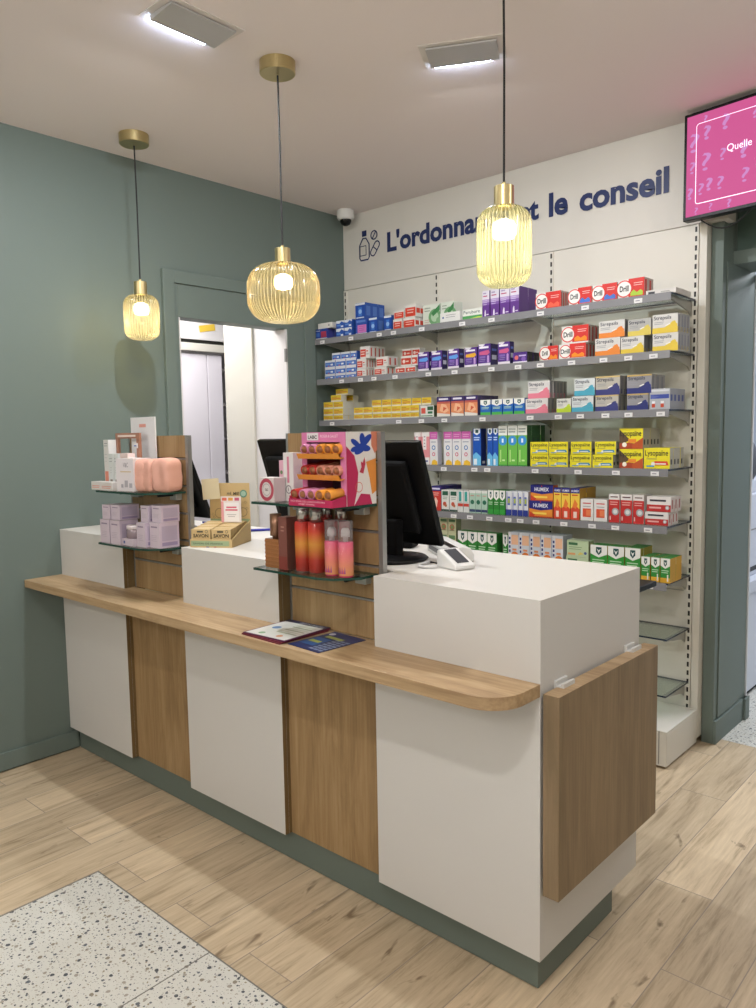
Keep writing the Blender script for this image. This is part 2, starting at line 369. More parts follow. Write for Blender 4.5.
# ------------------------------------------------------------------ measured dimensions (metres)
A, B = 0.579, 0.4466            # white block and oak tower widths of the counter
X1, X2, X3, X4, XL = A, A + B, 2 * A + B, 2 * A + 2 * B, 3 * A + 2 * B   # .579 1.026 1.604 2.051 2.630
DEP, ZT, ZB = 0.611, 1.10, 0.114
HC, YB = 2.943, 2.01
SHELF_STOCK = {
 1: [
  ('blue_flat', 0.04, 0.123, 0.068, 2.13, 1.74, 0.03, 3, 0),
  ('white_slim', 0.079, 0.126, 0.034, 2.199, 1.745, 0.08, 1, 1),
  ('blue_wave', 0.211, 0.068, 0.054, 2.13, 1.745, 0.1, 1, 0),
  ('blue_wave', 0.281, 0.064, 0.054, 2.13, 1.745, 0.1, 1, 0),
  ('blue_wave', 0.213, 0.068, 0.048, 2.184, 1.745, 0.1, 1, 1),
  ('blue_wave', 0.282, 0.065, 0.048, 2.184, 1.745, 0.1, 1, 1),
  ('blue_pink', 0.391, 0.095, 0.093, 2.13, 1.745, 0.15, 1, 0),
  ('blue_tall', 0.385, 0.079, 0.095, 2.224, 1.745, 0.06, 3, 1),
  ('blue_tall', 0.487, 0.064, 0.09, 2.13, 1.745, 0.07, 2, 0),
  ('blue_tall', 0.604, 0.058, 0.09, 2.13, 1.745, 0.08, 1, 0),
  ('red_block', 0.679, 0.068, 0.06, 2.13, 1.745, 0.09, 1, 0),
  ('red_block', 0.767, 0.086, 0.06, 2.13, 1.745, 0.04, 3, 0),
  ('red_block', 0.691, 0.076, 0.048, 2.191, 1.745, 0.08, 1, 1),
  ('red_block', 0.777, 0.081, 0.071, 2.191, 1.745, 0.04, 3, 1),
  ('green_leaf', 0.885, 0.122, 0.126, 2.13, 1.8, 0.06, 1, 0),
  ('green_leaf', 0.998, 0.09, 0.126, 2.13, 1.8, 0.08, 1, 0),
  ('white_note', 1.055, 0.135, 0.057, 2.13, 1.745, 0.04, 1, 0),
  ('perubore', 1.203, 0.126, 0.059, 2.13, 1.745, 0.06, 1, 0),
  ('purple_tall', 1.291, 0.044, 0.14, 2.13, 1.745, 0.04, 1, 0),
  ('purple_tall', 1.346, 0.052, 0.14, 2.13, 1.745, 0.04, 1, 0),
  ('purple_tall', 1.407, 0.058, 0.14, 2.13, 1.745, 0.04, 1, 0),
  ('purple_tall', 1.466, 0.052, 0.14, 2.13, 1.745, 0.045, 4, 0),
  ('drill_red', 1.659, 0.139, 0.085, 2.13, 1.745, 0.022, 4, 0),
  ('drill_blue', 1.831, 0.118, 0.083, 2.13, 1.745, 0.05, 1, 0),
  ('drill_blue', 1.956, 0.122, 0.083, 2.13, 1.745, 0.05, 1, 0),
  ('drill_green', 2.085, 0.126, 0.089, 2.13, 1.745, 0.05, 2, 0),
  ('flat_white', 2.223, 0.136, 0.024, 2.13, 1.745, 0.06, 3, 0),
 ],
 2: [
  ('blue_small', 0.113, 0.09, 0.028, 1.878, 1.745, 0.09, 1, 0),
  ('blue_small', 0.207, 0.088, 0.028, 1.878, 1.745, 0.09, 1, 0),
  ('blue_small', 0.298, 0.085, 0.028, 1.878, 1.745, 0.09, 1, 0),
  ('blue_small', 0.115, 0.09, 0.044, 1.907, 1.745, 0.09, 1, 1),
  ('blue_small', 0.209, 0.087, 0.044, 1.907, 1.745, 0.09, 1, 1),
  ('blue_small', 0.299, 0.085, 0.044, 1.907, 1.745, 0.09, 1, 1),
  ('blue_small', 0.116, 0.09, 0.045, 1.951, 1.745, 0.09, 1, 2),
  ('blue_small', 0.21, 0.087, 0.045, 1.951, 1.745, 0.09, 1, 2),
  ('blue_small', 0.301, 0.085, 0.045, 1.951, 1.745, 0.09, 1, 2),
  ('blue_small', 0.159, 0.075, 0.045, 1.996, 1.76, 0.08, 1, 3),
  ('blue_small', 0.239, 0.078, 0.045, 1.996, 1.76, 0.08, 1, 3),
  ('blue_small', 0.307, 0.05, 0.045, 1.996, 1.76, 0.08, 1, 3),
  ('red_tag', 0.386, 0.075, 0.048, 1.878, 1.745, 0.024, 4, 0),
  ('red_tag', 0.388, 0.074, 0.059, 1.927, 1.745, 0.024, 4, 1),
  ('red_tag', 0.417, 0.078, 0.072, 1.986, 1.745, 0.035, 4, 2),
  ('red_tag', 0.54, 0.095, 0.048, 1.878, 1.745, 0.04, 2, 0),
  ('red_tag', 0.555, 0.091, 0.059, 1.927, 1.745, 0.045, 2, 1),
  ('red_cross', 0.695, 0.073, 0.038, 1.878, 1.745, 0.1, 1, 0),
  ('red_cross', 0.772, 0.075, 0.038, 1.878, 1.745, 0.06, 3, 0),
  ('red_cross', 0.74, 0.079, 0.059, 1.917, 1.745, 0.08, 1, 1),
  ('red_cross', 0.804, 0.04, 0.059, 1.917, 1.745, 0.08, 1, 1),
  ('red_cross', 0.685, 0.076, 0.05, 1.976, 1.82, 0.05, 1, 2),
  ('red_cross', 0.754, 0.057, 0.05, 1.976, 1.82, 0.05, 1, 2),
  ('night_blue', 0.867, 0.079, 0.109, 1.878, 1.745, 0.05, 1, 0),
  ('night_blue', 0.96, 0.078, 0.109, 1.878, 1.745, 0.05, 1, 0),
  ('night_blue', 1.077, 0.074, 0.109, 1.878, 1.745, 0.05, 1, 0),
  ('night_yellow', 1.192, 0.082, 0.107, 1.878, 1.745, 0.05, 1, 0),
  ('night_pink', 1.279, 0.079, 0.118, 1.878, 1.745, 0.07, 1, 0),
  ('night_pink', 1.401, 0.073, 0.118, 1.878, 1.745, 0.04, 1, 0),
  ('night_small', 1.498, 0.083, 0.058, 1.878, 1.745, 0.03, 4, 0),
  ('drill_orange', 1.667, 0.095, 0.074, 1.878, 1.745, 0.04, 1, 0),
  ('drill_orange', 1.791, 0.144, 0.074, 1.878, 1.745, 0.035, 3, 0),
  ('drill_orange', 1.805, 0.141, 0.085, 1.952, 1.745, 0.035, 3, 1),
  ('lozenge_orange', 1.973, 0.125, 0.084, 1.878, 1.745, 0.06, 1, 0),
  ('lozenge_orange', 1.993, 0.127, 0.079, 1.962, 1.745, 0.04, 2, 1),
  ('lozenge_yellow', 2.094, 0.11, 0.08, 1.878, 1.745, 0.04, 3, 0),
  ('lozenge_grey', 2.127, 0.109, 0.075, 1.958, 1.745, 0.05, 2, 1),
  ('lozenge_yellow', 2.247, 0.115, 0.08, 1.878, 1.745, 0.035, 4, 0),
  ('lozenge_yellow', 2.245, 0.114, 0.084, 1.958, 1.745, 0.035, 4, 1),
 ],
 3: [
  ('yellow_small', 0.09, 0.084, 0.03, 1.62, 1.745, 0.05, 1, 0),
  ('yellow_small', 0.179, 0.083, 0.03, 1.62, 1.745, 0.05, 4, 0),
  ('yellow_small', 0.091, 0.085, 0.042, 1.651, 1.745, 0.05, 1, 1),
  ('yellow_small', 0.18, 0.083, 0.042, 1.651, 1.745, 0.05, 4, 1),
  ('yellow_small', 0.093, 0.084, 0.043, 1.693, 1.745, 0.05, 1, 2),
  ('yellow_small', 0.181, 0.083, 0.043, 1.693, 1.745, 0.05, 4, 2),
  ('yellow_small', 0.158, 0.089, 0.042, 1.736, 1.75, 0.05, 1, 3),
  ('yellow_small', 0.159, 0.084, 0.042, 1.736, 1.86, 0.05, 1, 3),
  ('yellow_small', 0.172, 0.107, 0.038, 1.779, 1.79, 0.05, 1, 4),
  ('yellow_small', 0.354, 0.076, 0.03, 1.62, 1.745, 0.09, 1, 0),
  ('yellow_small', 0.432, 0.074, 0.03, 1.62, 1.745, 0.09, 1, 0),
  ('yellow_small', 0.509, 0.072, 0.03, 1.62, 1.745, 0.09, 1, 0),
  ('yellow_small', 0.584, 0.071, 0.03, 1.62, 1.745, 0.09, 1, 0),
  ('yellow_small', 0.657, 0.069, 0.03, 1.62, 1.745, 0.09, 1, 0),
  ('yellow_small', 0.729, 0.068, 0.03, 1.62, 1.745, 0.09, 1, 0),
  ('yellow_small', 0.797, 0.066, 0.03, 1.62, 1.745, 0.09, 1, 0),
  ('yellow_small', 0.355, 0.076, 0.042, 1.651, 1.745, 0.09, 1, 1),
  ('yellow_small', 0.433, 0.074, 0.042, 1.651, 1.745, 0.09, 1, 1),
  ('yellow_small', 0.51, 0.072, 0.042, 1.651, 1.745, 0.09, 1, 1),
  ('yellow_small', 0.585, 0.071, 0.042, 1.651, 1.745, 0.09, 1, 1),
  ('yellow_small', 0.658, 0.07, 0.042, 1.651, 1.745, 0.09, 1, 1),
  ('yellow_small', 0.73, 0.068, 0.042, 1.651, 1.745, 0.09, 1, 1),
  ('yellow_small', 0.798, 0.066, 0.042, 1.651, 1.745, 0.09, 1, 1),
  ('yellow_small', 0.456, 0.075, 0.043, 1.693, 1.8, 0.08, 1, 2),
  ('yellow_small', 0.537, 0.074, 0.043, 1.693, 1.8, 0.08, 1, 2),
  ('yellow_small', 0.616, 0.072, 0.043, 1.693, 1.8, 0.08, 1, 2),
  ('yellow_small', 0.693, 0.07, 0.043, 1.693, 1.8, 0.08, 1, 2),
  ('yellow_small', 0.769, 0.068, 0.043, 1.693, 1.8, 0.08, 1, 2),
  ('yellow_small', 0.843, 0.068, 0.043, 1.693, 1.8, 0.08, 1, 2),
  ('green_cross', 0.89, 0.098, 0.066, 1.62, 1.745, 0.04, 1, 0),
  ('orange_dusk', 1.006, 0.091, 0.11, 1.62, 1.745, 0.04, 1, 0),
  ('orange_dusk', 1.101, 0.085, 0.11, 1.62, 1.745, 0.04, 1, 0),
  ('orange_dusk', 1.192, 0.084, 0.11, 1.62, 1.745, 0.04, 5, 0),
  ('shield_blue', 1.285, 0.064, 0.082, 1.62, 1.745, 0.05, 2, 0),
  ('shield_blue', 1.357, 0.064, 0.082, 1.62, 1.745, 0.05, 2, 0),
  ('shield_blue', 1.425, 0.061, 0.082, 1.62, 1.745, 0.05, 2, 0),
  ('shield_blue', 1.493, 0.062, 0.082, 1.62, 1.745, 0.05, 2, 0),
  ('lozenge_pink', 1.595, 0.128, 0.076, 1.62, 1.745, 0.035, 5, 0),
  ('lozenge_pink', 1.607, 0.123, 0.087, 1.696, 1.745, 0.035, 5, 1),
  ('lozenge_lime', 1.747, 0.079, 0.069, 1.62, 1.745, 0.05, 1, 0),
  ('lozenge_teal', 1.847, 0.114, 0.077, 1.62, 1.745, 0.05, 1, 0),
  ('lozenge_teal', 1.857, 0.107, 0.083, 1.698, 1.745, 0.05, 1, 1),
  ('lozenge_gold', 1.972, 0.115, 0.076, 1.62, 1.745, 0.05, 2, 0),
  ('lozenge_gold', 1.976, 0.121, 0.089, 1.696, 1.745, 0.05, 2, 1),
  ('lozenge_navy', 2.123, 0.102, 0.076, 1.62, 1.745, 0.05, 1, 0),
  ('lozenge_navy', 2.129, 0.116, 0.086, 1.696, 1.745, 0.05, 3, 1),
  ('capsule_grey', 2.226, 0.094, 0.094, 1.62, 1.745, 0.045, 4, 0),
 ],
 4: [
  ('rose_stripe', 0.818, 0.048, 0.185, 1.352, 1.745, 0.04, 1, 0),
  ('rose_stripe', 0.875, 0.058, 0.185, 1.352, 1.745, 0.04, 1, 0),
  ('magenta_top', 0.934, 0.054, 0.185, 1.352, 1.745, 0.04, 1, 0),
  ('magenta_top', 1.034, 0.057, 0.185, 1.352, 1.745, 0.04, 1, 0),
  ('magenta_top', 1.095, 0.057, 0.185, 1.352, 1.745, 0.04, 1, 0),
  ('magenta_top', 1.157, 0.06, 0.185, 1.352, 1.745, 0.04, 1, 0),
  ('sky_shield', 1.229, 0.052, 0.199, 1.352, 1.745, 0.05, 1, 0),
  ('sky_shield', 1.313, 0.034, 0.199, 1.352, 1.745, 0.05, 1, 0),
  ('sky_shield', 1.348, 0.031, 0.199, 1.352, 1.745, 0.05, 1, 0),
  ('green_tall', 1.393, 0.053, 0.211, 1.352, 1.745, 0.045, 1, 0),
  ('green_tall', 1.452, 0.057, 0.211, 1.352, 1.745, 0.045, 1, 0),
  ('green_tall', 1.511, 0.056, 0.211, 1.352, 1.745, 0.045, 4, 0),
  ('throat_yellow', 1.611, 0.103, 0.062, 1.352, 1.745, 0.06, 1, 0),
  ('throat_yellow', 1.718, 0.105, 0.062, 1.352, 1.745, 0.06, 1, 0),
  ('throat_yellow', 1.611, 0.103, 0.062, 1.415, 1.745, 0.06, 1, 1),
  ('throat_yellow', 1.718, 0.105, 0.062, 1.415, 1.745, 0.06, 1, 1),
  ('throat_yellow', 1.839, 0.114, 0.062, 1.352, 1.745, 0.06, 1, 0),
  ('throat_yellow', 1.841, 0.109, 0.062, 1.415, 1.745, 0.06, 1, 1),
  ('throat_yellow', 1.954, 0.104, 0.062, 1.352, 1.745, 0.04, 2, 0),
  ('throat_yellow', 1.967, 0.106, 0.062, 1.415, 1.745, 0.04, 2, 1),
  ('throat_brown', 2.095, 0.114, 0.089, 1.352, 1.745, 0.04, 5, 0),
  ('throat_brown', 2.094, 0.114, 0.095, 1.442, 1.745, 0.04, 5, 1),
  ('throat_red', 2.217, 0.12, 0.094, 1.352, 1.745, 0.04, 4, 0),
 ],
 5: [
  ('night_red', 0.945, 0.075, 0.138, 1.093, 1.745, 0.04, 5, 0),
  ('herb_white', 1.012, 0.052, 0.119, 1.093, 1.745, 0.08, 1, 0),
  ('herb_white', 1.07, 0.055, 0.119, 1.093, 1.745, 0.08, 1, 0),
  ('teal_white', 1.117, 0.034, 0.119, 1.093, 1.745, 0.08, 1, 0),
  ('teal_white', 1.156, 0.036, 0.119, 1.093, 1.745, 0.08, 1, 0),
  ('mint_wide', 1.197, 0.038, 0.123, 1.093, 1.745, 0.08, 1, 0),
  ('mint_wide', 1.236, 0.037, 0.123, 1.093, 1.745, 0.08, 1, 0),
  ('mint_wide', 1.276, 0.037, 0.123, 1.093, 1.745, 0.08, 1, 0),
  ('shield_green', 1.316, 0.033, 0.128, 1.093, 1.745, 0.05, 2, 0),
  ('shield_green', 1.352, 0.033, 0.128, 1.093, 1.745, 0.05, 2, 0),
  ('shield_green', 1.389, 0.035, 0.128, 1.093, 1.745, 0.05, 2, 0),
  ('navy_strip', 1.429, 0.034, 0.127, 1.093, 1.745, 0.07, 1, 0),
  ('navy_strip', 1.465, 0.031, 0.127, 1.093, 1.745, 0.07, 1, 0),
  ('navy_strip', 1.498, 0.029, 0.127, 1.093, 1.745, 0.07, 1, 0),
  ('navy_strip', 1.53, 0.03, 0.127, 1.093, 1.745, 0.07, 1, 0),
  ('cold_orange', 1.619, 0.135, 0.084, 1.093, 1.745, 0.05, 1, 0),
  ('cold_orange', 1.625, 0.129, 0.082, 1.177, 1.745, 0.05, 1, 1),
  ('cold_tall', 1.714, 0.041, 0.155, 1.093, 1.745, 0.035, 1, 0),
  ('cold_tall', 1.76, 0.046, 0.155, 1.093, 1.745, 0.035, 1, 0),
  ('cold_tall', 1.811, 0.048, 0.155, 1.093, 1.745, 0.035, 5, 0),
  ('white_orange', 1.874, 0.067, 0.105, 1.093, 1.745, 0.07, 1, 0),
  ('white_orange', 1.945, 0.067, 0.105, 1.093, 1.745, 0.07, 1, 0),
  ('red_tall', 2.014, 0.053, 0.135, 1.093, 1.745, 0.05, 1, 0),
  ('red_tall', 2.075, 0.057, 0.135, 1.093, 1.745, 0.05, 1, 0),
  ('red_tall', 2.134, 0.052, 0.135, 1.093, 1.745, 0.05, 2, 0),
  ('red_wide', 2.22, 0.107, 0.061, 1.093, 1.745, 0.04, 3, 0),
  ('red_wide', 2.229, 0.111, 0.069, 1.155, 1.745, 0.04, 3, 1),
 ],
 6: [
  ('herb_beige', 0.999, 0.054, 0.137, 0.832, 1.745, 0.05, 1, 0),
  ('herb_beige', 1.057, 0.054, 0.137, 0.832, 1.745, 0.05, 1, 0),
  ('herb_beige', 1, 0.054, 0.085, 0.9695, 1.745, 0.05, 1, 1),
  ('herb_beige', 1.058, 0.054, 0.085, 0.9695, 1.745, 0.05, 1, 1),
  ('shield_green', 1.13, 0.063, 0.156, 0.832, 1.745, 0.06, 1, 0),
  ('shield_green', 1.196, 0.062, 0.156, 0.832, 1.745, 0.06, 1, 0),
  ('shield_green', 1.26, 0.06, 0.156, 0.832, 1.745, 0.06, 1, 0),
  ('shield_green', 1.323, 0.059, 0.156, 0.832, 1.745, 0.06, 1, 0),
  ('shield_green', 1.407, 0.028, 0.156, 0.832, 1.745, 0.06, 1, 0),
  ('letter_orange', 1.458, 0.063, 0.173, 0.832, 1.745, 0.05, 2, 0),
  ('letter_orange', 1.523, 0.062, 0.173, 0.832, 1.745, 0.05, 2, 0),
  ('letter_orange', 1.588, 0.06, 0.173, 0.832, 1.745, 0.05, 2, 0),
  ('letter_orange', 1.651, 0.061, 0.173, 0.832, 1.745, 0.05, 2, 0),
  ('letter_orange', 1.716, 0.06, 0.173, 0.832, 1.745, 0.05, 2, 0),
  ('pale_green', 1.824, 0.122, 0.076, 0.832, 1.745, 0.06, 1, 0),
  ('pale_green', 1.826, 0.116, 0.082, 0.9085, 1.745, 0.06, 1, 1),
  ('shield_green_wide', 1.938, 0.086, 0.145, 0.832, 1.745, 0.035, 2, 0),
  ('shield_green_wide', 2.026, 0.081, 0.145, 0.832, 1.745, 0.035, 2, 0),
  ('shield_green_wide', 2.109, 0.075, 0.145, 0.832, 1.745, 0.035, 4, 0),
  ('shield_gold', 2.178, 0.041, 0.113, 0.832, 1.73, 0.035, 4, 0),
  ('shield_gold', 2.224, 0.04, 0.113, 0.832, 1.73, 0.035, 4, 0),
  ('shield_gold', 2.27, 0.044, 0.113, 0.832, 1.73, 0.035, 4, 0),
 ],
}
TAGS = {1: [0.091, 0.34, 0.57, 0.68, 0.888, 1.165, 1.351, 1.638, 1.877, 2.136], 2: [0.254, 0.412, 0.522, 0.687, 0.932, 1.112, 1.349, 1.51, 1.638, 1.808, 1.972, 2.093, 2.21], 3: [0.162, 0.71, 0.878, 1.04, 1.292, 1.58, 1.738, 1.856, 1.984, 2.097, 2.247], 4: [0.793, 1.033, 1.238, 1.321, 1.609, 1.846, 2.039, 2.224], 5: [1.098, 1.208, 1.333, 1.45, 1.522, 1.615, 1.771, 1.921, 2.039, 2.197], 6: [1.959, 2.206]}
# ================================================================== THE ROOM
RX, FY = 6.2, -4.4       # right wall and wall behind the camera
S(MB().box(0, RX, FY, 2.14, -0.05, 0, FLOOR_M), 'floor')
S(MB().box(1.7835 + .002, RX, FY, -0.463, 0.0, 0.002, TERR), 'floor.001')
S(MB().box(1.125, 1.7835 - .002, FY, -0.463, 0.0, 0.002, TERR), 'floor.002')
gm = mat('terrazzo_joint', '#77756f', 0.6)
S(MB().box(1.1205, 1.125, FY, -0.4585, 0.0, 0.0025, gm).box(1.125, RX, -0.463, -0.4585, 0, 0.0025, gm).box(1.7815, 1.7855, FY, -0.463, 0, 0.0024, gm), 'trim_1')
S(MB().box(2.39, 6.2, 2.14, 2.53, -0.05, 0.001, TERR).box(1.0, 6.2, 2.53, 5.8, -.05, .001, TERR), 'floor.003')
S(MB().box(-3.0, 0, 0.0, 3.4, -0.05, 0.0, mat('back_office_floor', '#8c8a86', 0.6)), 'floor.004')
S(MB().box(-0.1, RX, FY, 2.6, HC, HC + 0.1, CEIL), 'ceiling')
# left wall with the doorway to the back office (opening y .715-1.495, z 0-2.175)
DY0, DY1, DZ = 0.715, 1.492, 2.178
S(MB().box(-0.1, 0, FY, DY0, 0, HC, GREEN).box(-0.1, 0, DY1, 2.14, 0, HC, GREEN).box(-0.1, 0, DY0, DY1, DZ, HC, GREEN), 'wall_left')
def frame_x(y0, y1, z1, iy0, iy1, iz1, xa, xb, m):
    q = MB(); q.box(xa, xb, y0, iy0, 0, z1, m); q.box(xa, xb, iy1, y1, 0, z1, m); q.box(xa, xb, iy0, iy1, iz1, z1, m); return q
S(frame_x(0.62, 1.715, 2.42, 0.69, 1.625, 2.353, 0, 0.022, GREEN), 'trim_2', bevel=0.003)
S(frame_x(0.69, 1.625, 2.353, DY0, DY1, DZ, 0, 0.010, GREEN), 'trim_3', bevel=0.002)
# white lining of the opening
S(MB().box(-0.1, 0.004, DY1 - 0.012, DY1, 0, DZ, ROOMW).box(-0.1, 0.004, DY0, DY0 + 0.012, 0, DZ, ROOMW), 'trim_4')
S(MB().box(0, 0.014, FY, 0.036, 0.008, 0.09, GREEN), 'baseboard_left', bevel=0.002)
# back wall
S(MB().box(0, 2.33, 2.118, 2.2, 0, HC, GREEN).box(2.33, 2.389, 2.19, 2.53, 0, HC, GREEN).box(3.3, RX, 2.19, 2.46, 0, HC, GREEN), 'wall_back')
GD = GREEN
S(MB().box(2.334, 2.389, 2.052, 2.19, 0, HC, GD), 'trim_5', bevel=0.002)
S(MB().box(2.389, 2.395, 2.10, 2.43, 0.12, 2.30, GD), 'trim_6', bevel=0.002)
S(MB().box(2.389, 2.402, 2.052, 2.47, 0.0, 0.115, GD).box(2.4025, 2.414, 2.47, 2.531, 0.0, 0.115, GD).box(2.389, 2.414, 2.531, 2.535, 0, .115, GD), 'baseboard_back', bevel=0.002)
# door head, transom and white inner frame of the right doorway
S(MB().box(2.389, 3.3, 2.19, 2.46, 2.30, 2.36, GD), 'trim_7')
tg = mat('transom_glass', '#5b6f67', 0.08, spec=0.8)
S(MB().box(2.389, 3.3, 2.24, 2.26, 2.36, HC, tg), 'window_1')
S(MB().box(2.380, 2.395, 2.535, 2.55, 0.0, 2.30, mat('white_frame', '#d6d9dd', .4)).box(2.395, 3.3, 2.535, 2.55, 2.27, 2.30, mat('white_frame', '#d6d9dd', .4)), 'trim_8')
S(MB().box(RX, RX + .1, FY, 5.8, 0, HC, FASC), 'wall_right')
S(MB().box(-0.1, RX, FY - .1, FY, 0, HC, FASC), 'wall_front')
# room beyond the right doorway
bl = mat('bluish_white_wall', '#cfd4de', 0.6)
S(MB().box(.9, 1.0, 2.46, 5.9, 0, HC, bl).box(1.0, 2.33, 2.44, 2.52, 0, HC, bl), 'wall_side_room')
S(MB().box(1.0, RX, 5.8, 5.9, 0, HC, bl), 'wall_side_room.001')
S(MB().box(1.0, RX, 2.53, 5.9, HC - .1, HC + .05, bl), 'ceiling.001')
# back office beyond the left doorway
S(MB().box(-3.0, -0.1, 3.3, 3.4, 0, 2.9, ROOMW), 'wall_office_right')
S(MB().box(-3.0, -0.1, -0.1, 0.0, 0, 2.9, ROOMW), 'wall_office_left')
S(MB().box(-3.1, -3.0, -0.1, 3.4, 0, 2.9, ROOMW), 'wall_office_back')
S(MB().box(-3.1, -0.1, -0.1, 3.4, 2.85, 2.95, ROOMW), 'ceiling.002')
off = mat('office_offwhite', '#cdc9bf', 0.6)
S(MB().box(-0.33, -0.1, 1.50, 1.60, 0, 2.85, ROOMW), 'wall_office_side')
S(MB().box(-.62, -.33, 1.485, 1.62, 0, 2.85, off), 'wall_office_column')
# tall pale cupboard with roller shutter housing in the office
t = thing('tall_cupboard', 'tall pale lilac cupboard seen through the doorway in the green wall', 'cupboard', (-1.5, 1.05, 0))
lil = mat('lilac_white_panel', '#e0dbe2', 0.5)
MB().box(-.45, .0, 0, 1.06, 0, 2.19, lil).build('body', t)
MB().box(0.001, .02, 0.02, .91, .04, 2.17, lil).build('door', t, bevel=.002)
MB().box(0.001, .02, .92, 1.055, .04, 2.17, lil).build('door', t, bevel=.002)
t = thing('roller_shutter_box', 'beige shutter housing with dark slot above the lilac cupboard', 'shutter', (-1.5, 1.05, 2.192))
MB().box(-.45, .05, 0, 1.10, 0, .06, off).box(-.45, .02, 0, 1.09, .06, .09, DARK).box(-.45, .03, 0, 1.12, .09, .56, ROOMW).build('housing', t, bevel=.004)
tag(MB().box(0, .002, 0, .15, 0, .05, mat('yellow_tape', '#e0bd45', .6)).build('yellow_tape', loc=(-1.4695, 1.90, 2.34)), 'strip of yellow tape stuck on the white shutter housing', 'tape').rotation_euler = (math.radians(10), 0, 0)
t = thing('wall_shelving', 'narrow white shelves with supplies seen through the doorway beside the column', 'shelving', (-1.96, 2.25, 0))
q = MB(); q.box(-.3, .0, .38, .40, 0, 2.3, ROOMW); q.box(-.32, -.3, 0, .40, 0, 2.3, ROOMW); q.build('frame', t)
for z in (.9, 1.2, 1.5, 1.8, 2.1): MB().box(-.3, 0, .0, .38, z, z + .02, ROOMW).build('shelf', t)
tag(MB().lathe([(0, 0), (.04, 0), (.04, .1), (.02, .12), (0, .12)], mat('red_bottle', '#b03a34', .4), c=(0, 0, 0)).build('red_jar', loc=(-2.05, 2.40, 1.2205)), 'small red jar on the office shelf beside the column', 'jar')
# door hinge plate
MBh = MB().box(-.004, .012, -.012, .0, 0, .08, STEEL); tag(MBh.build('door_hinge', loc=(0.004, DY1 - .012, 1.98), bevel=.001), 'grey metal hinge on the white right side of the office doorway', 'hinge')

# ================================================================== SALES COUNTER
t = thing('sales_counter', 'long white and oak pharmacy sales counter on a green plinth', 'counter', (0, 0, 0))
q = MB()
RW = mat('recess_oak_side', '#75603f', .5)
for x0, x1 in ((0, X1), (X2, X3), (X4, XL - .018)):
    q.box(max(x0, .002), x1, .018, DEP, ZB, ZT - .004, WHITE, right=(RW if x1 < 2.5 else WHITE), left=RW)
for x0, x1 in ((X1, X2), (X3, X4)): q.box(x0, x1, .10, DEP, ZB, ZT - .004, WHITE)
q.build('carcass', t)
for x0, x1 in ((0.002, X1), (X2, X3), (X4, XL)):
    q = MB().box(x0, x1, 0, .018, ZB, ZT - .004, WHITE, right=RW if x1 < 2.5 else WHITE); q.build('front_panel', t, bevel=.0008)
MB().box(XL - .018, XL, .018, DEP, ZB, ZT - .004, WHITE).build('end_panel', t, bevel=.0008)
wt = mat('worktop_white', '#d9d6d1', 0.38, spec=.45)
MB().prism([(0.002, 0), (X1, 0), (X1, .10), (X2, .10), (X2, 0), (X3, 0), (X3, .10), (X4, .10), (X4, 0), (XL, 0), (XL, DEP), (0.002, DEP)], ZT - .004, ZT, wt, side=WHITE).build('worktop', t)
# oak boards in the recesses, below the tower panels
for x0 in (X1, X3):
    MB().box(x0 + .001, x0 + B - .001, .030, .099, ZB, .846, OAK_V).build('recess_board', t)
# customer ledge with rounded right end and slightly rounded left end
r = .10; P = [(0.001, .05), (0.001, -.184)] + [(XL - r + r * math.cos(a), -.184 + r + r * math.sin(a)) for a in [-PI / 2 + PI / 2 * i / 12 for i in range(13)]] + [(XL, 0.0), (XL, .0), (X4 + .002, .0), (X4, .05), (X3, .05), (X3 - .002, .0), (X2 + .002, 0), (X2, .05), (X1, .05), (X1 - .002, 0), (.02, .0)]
P = [(0.002, 0.0), (0.002, -.178), (.007, -.184)] + [(XL - r + r * math.cos(a), -.184 + r + r * math.sin(a)) for a in [-PI / 2 + PI / 2 * i / 12 for i in range(13)]] + [(XL, -.0005), (X4, -.0005), (X4, .05), (X3, .05), (X3, -.0005), (X2, -.0005), (X2, .05), (X1, .05), (X1, -.0005)]
MB().prism(P, .846, .8805, OAK_H).build('ledge', t, bevel=.001)
MB().box(0.016, XL - .028, .039, .497, 0.004, ZB, GREEN_DK).build('plinth', t, bevel=.001)
# oak side board on the right end, standing off on white clips
MB().box(XL + .008, XL + .055, 0.0, .628, .306, .856, OAK_END, top=OAK_H).build('side_board', t, bevel=.001)
for y in (.10, .53):
    MB().prism([(XL + .0005, .84), (XL + .03, .84), (XL + .03, .868), (XL + .022, .868), (XL + .022, .858), (XL + .008, .858), (XL + .008, .872), (XL + .0005, .872)], y - .03, y + .03, WPLAS, axis='y').build('clip', t)
q = MB().box(XL - .30, XL - .012, DEP + .001, DEP + .165, 1.012, 1.030, BLACK); q.build('keyboard_tray', t, bevel=.003)

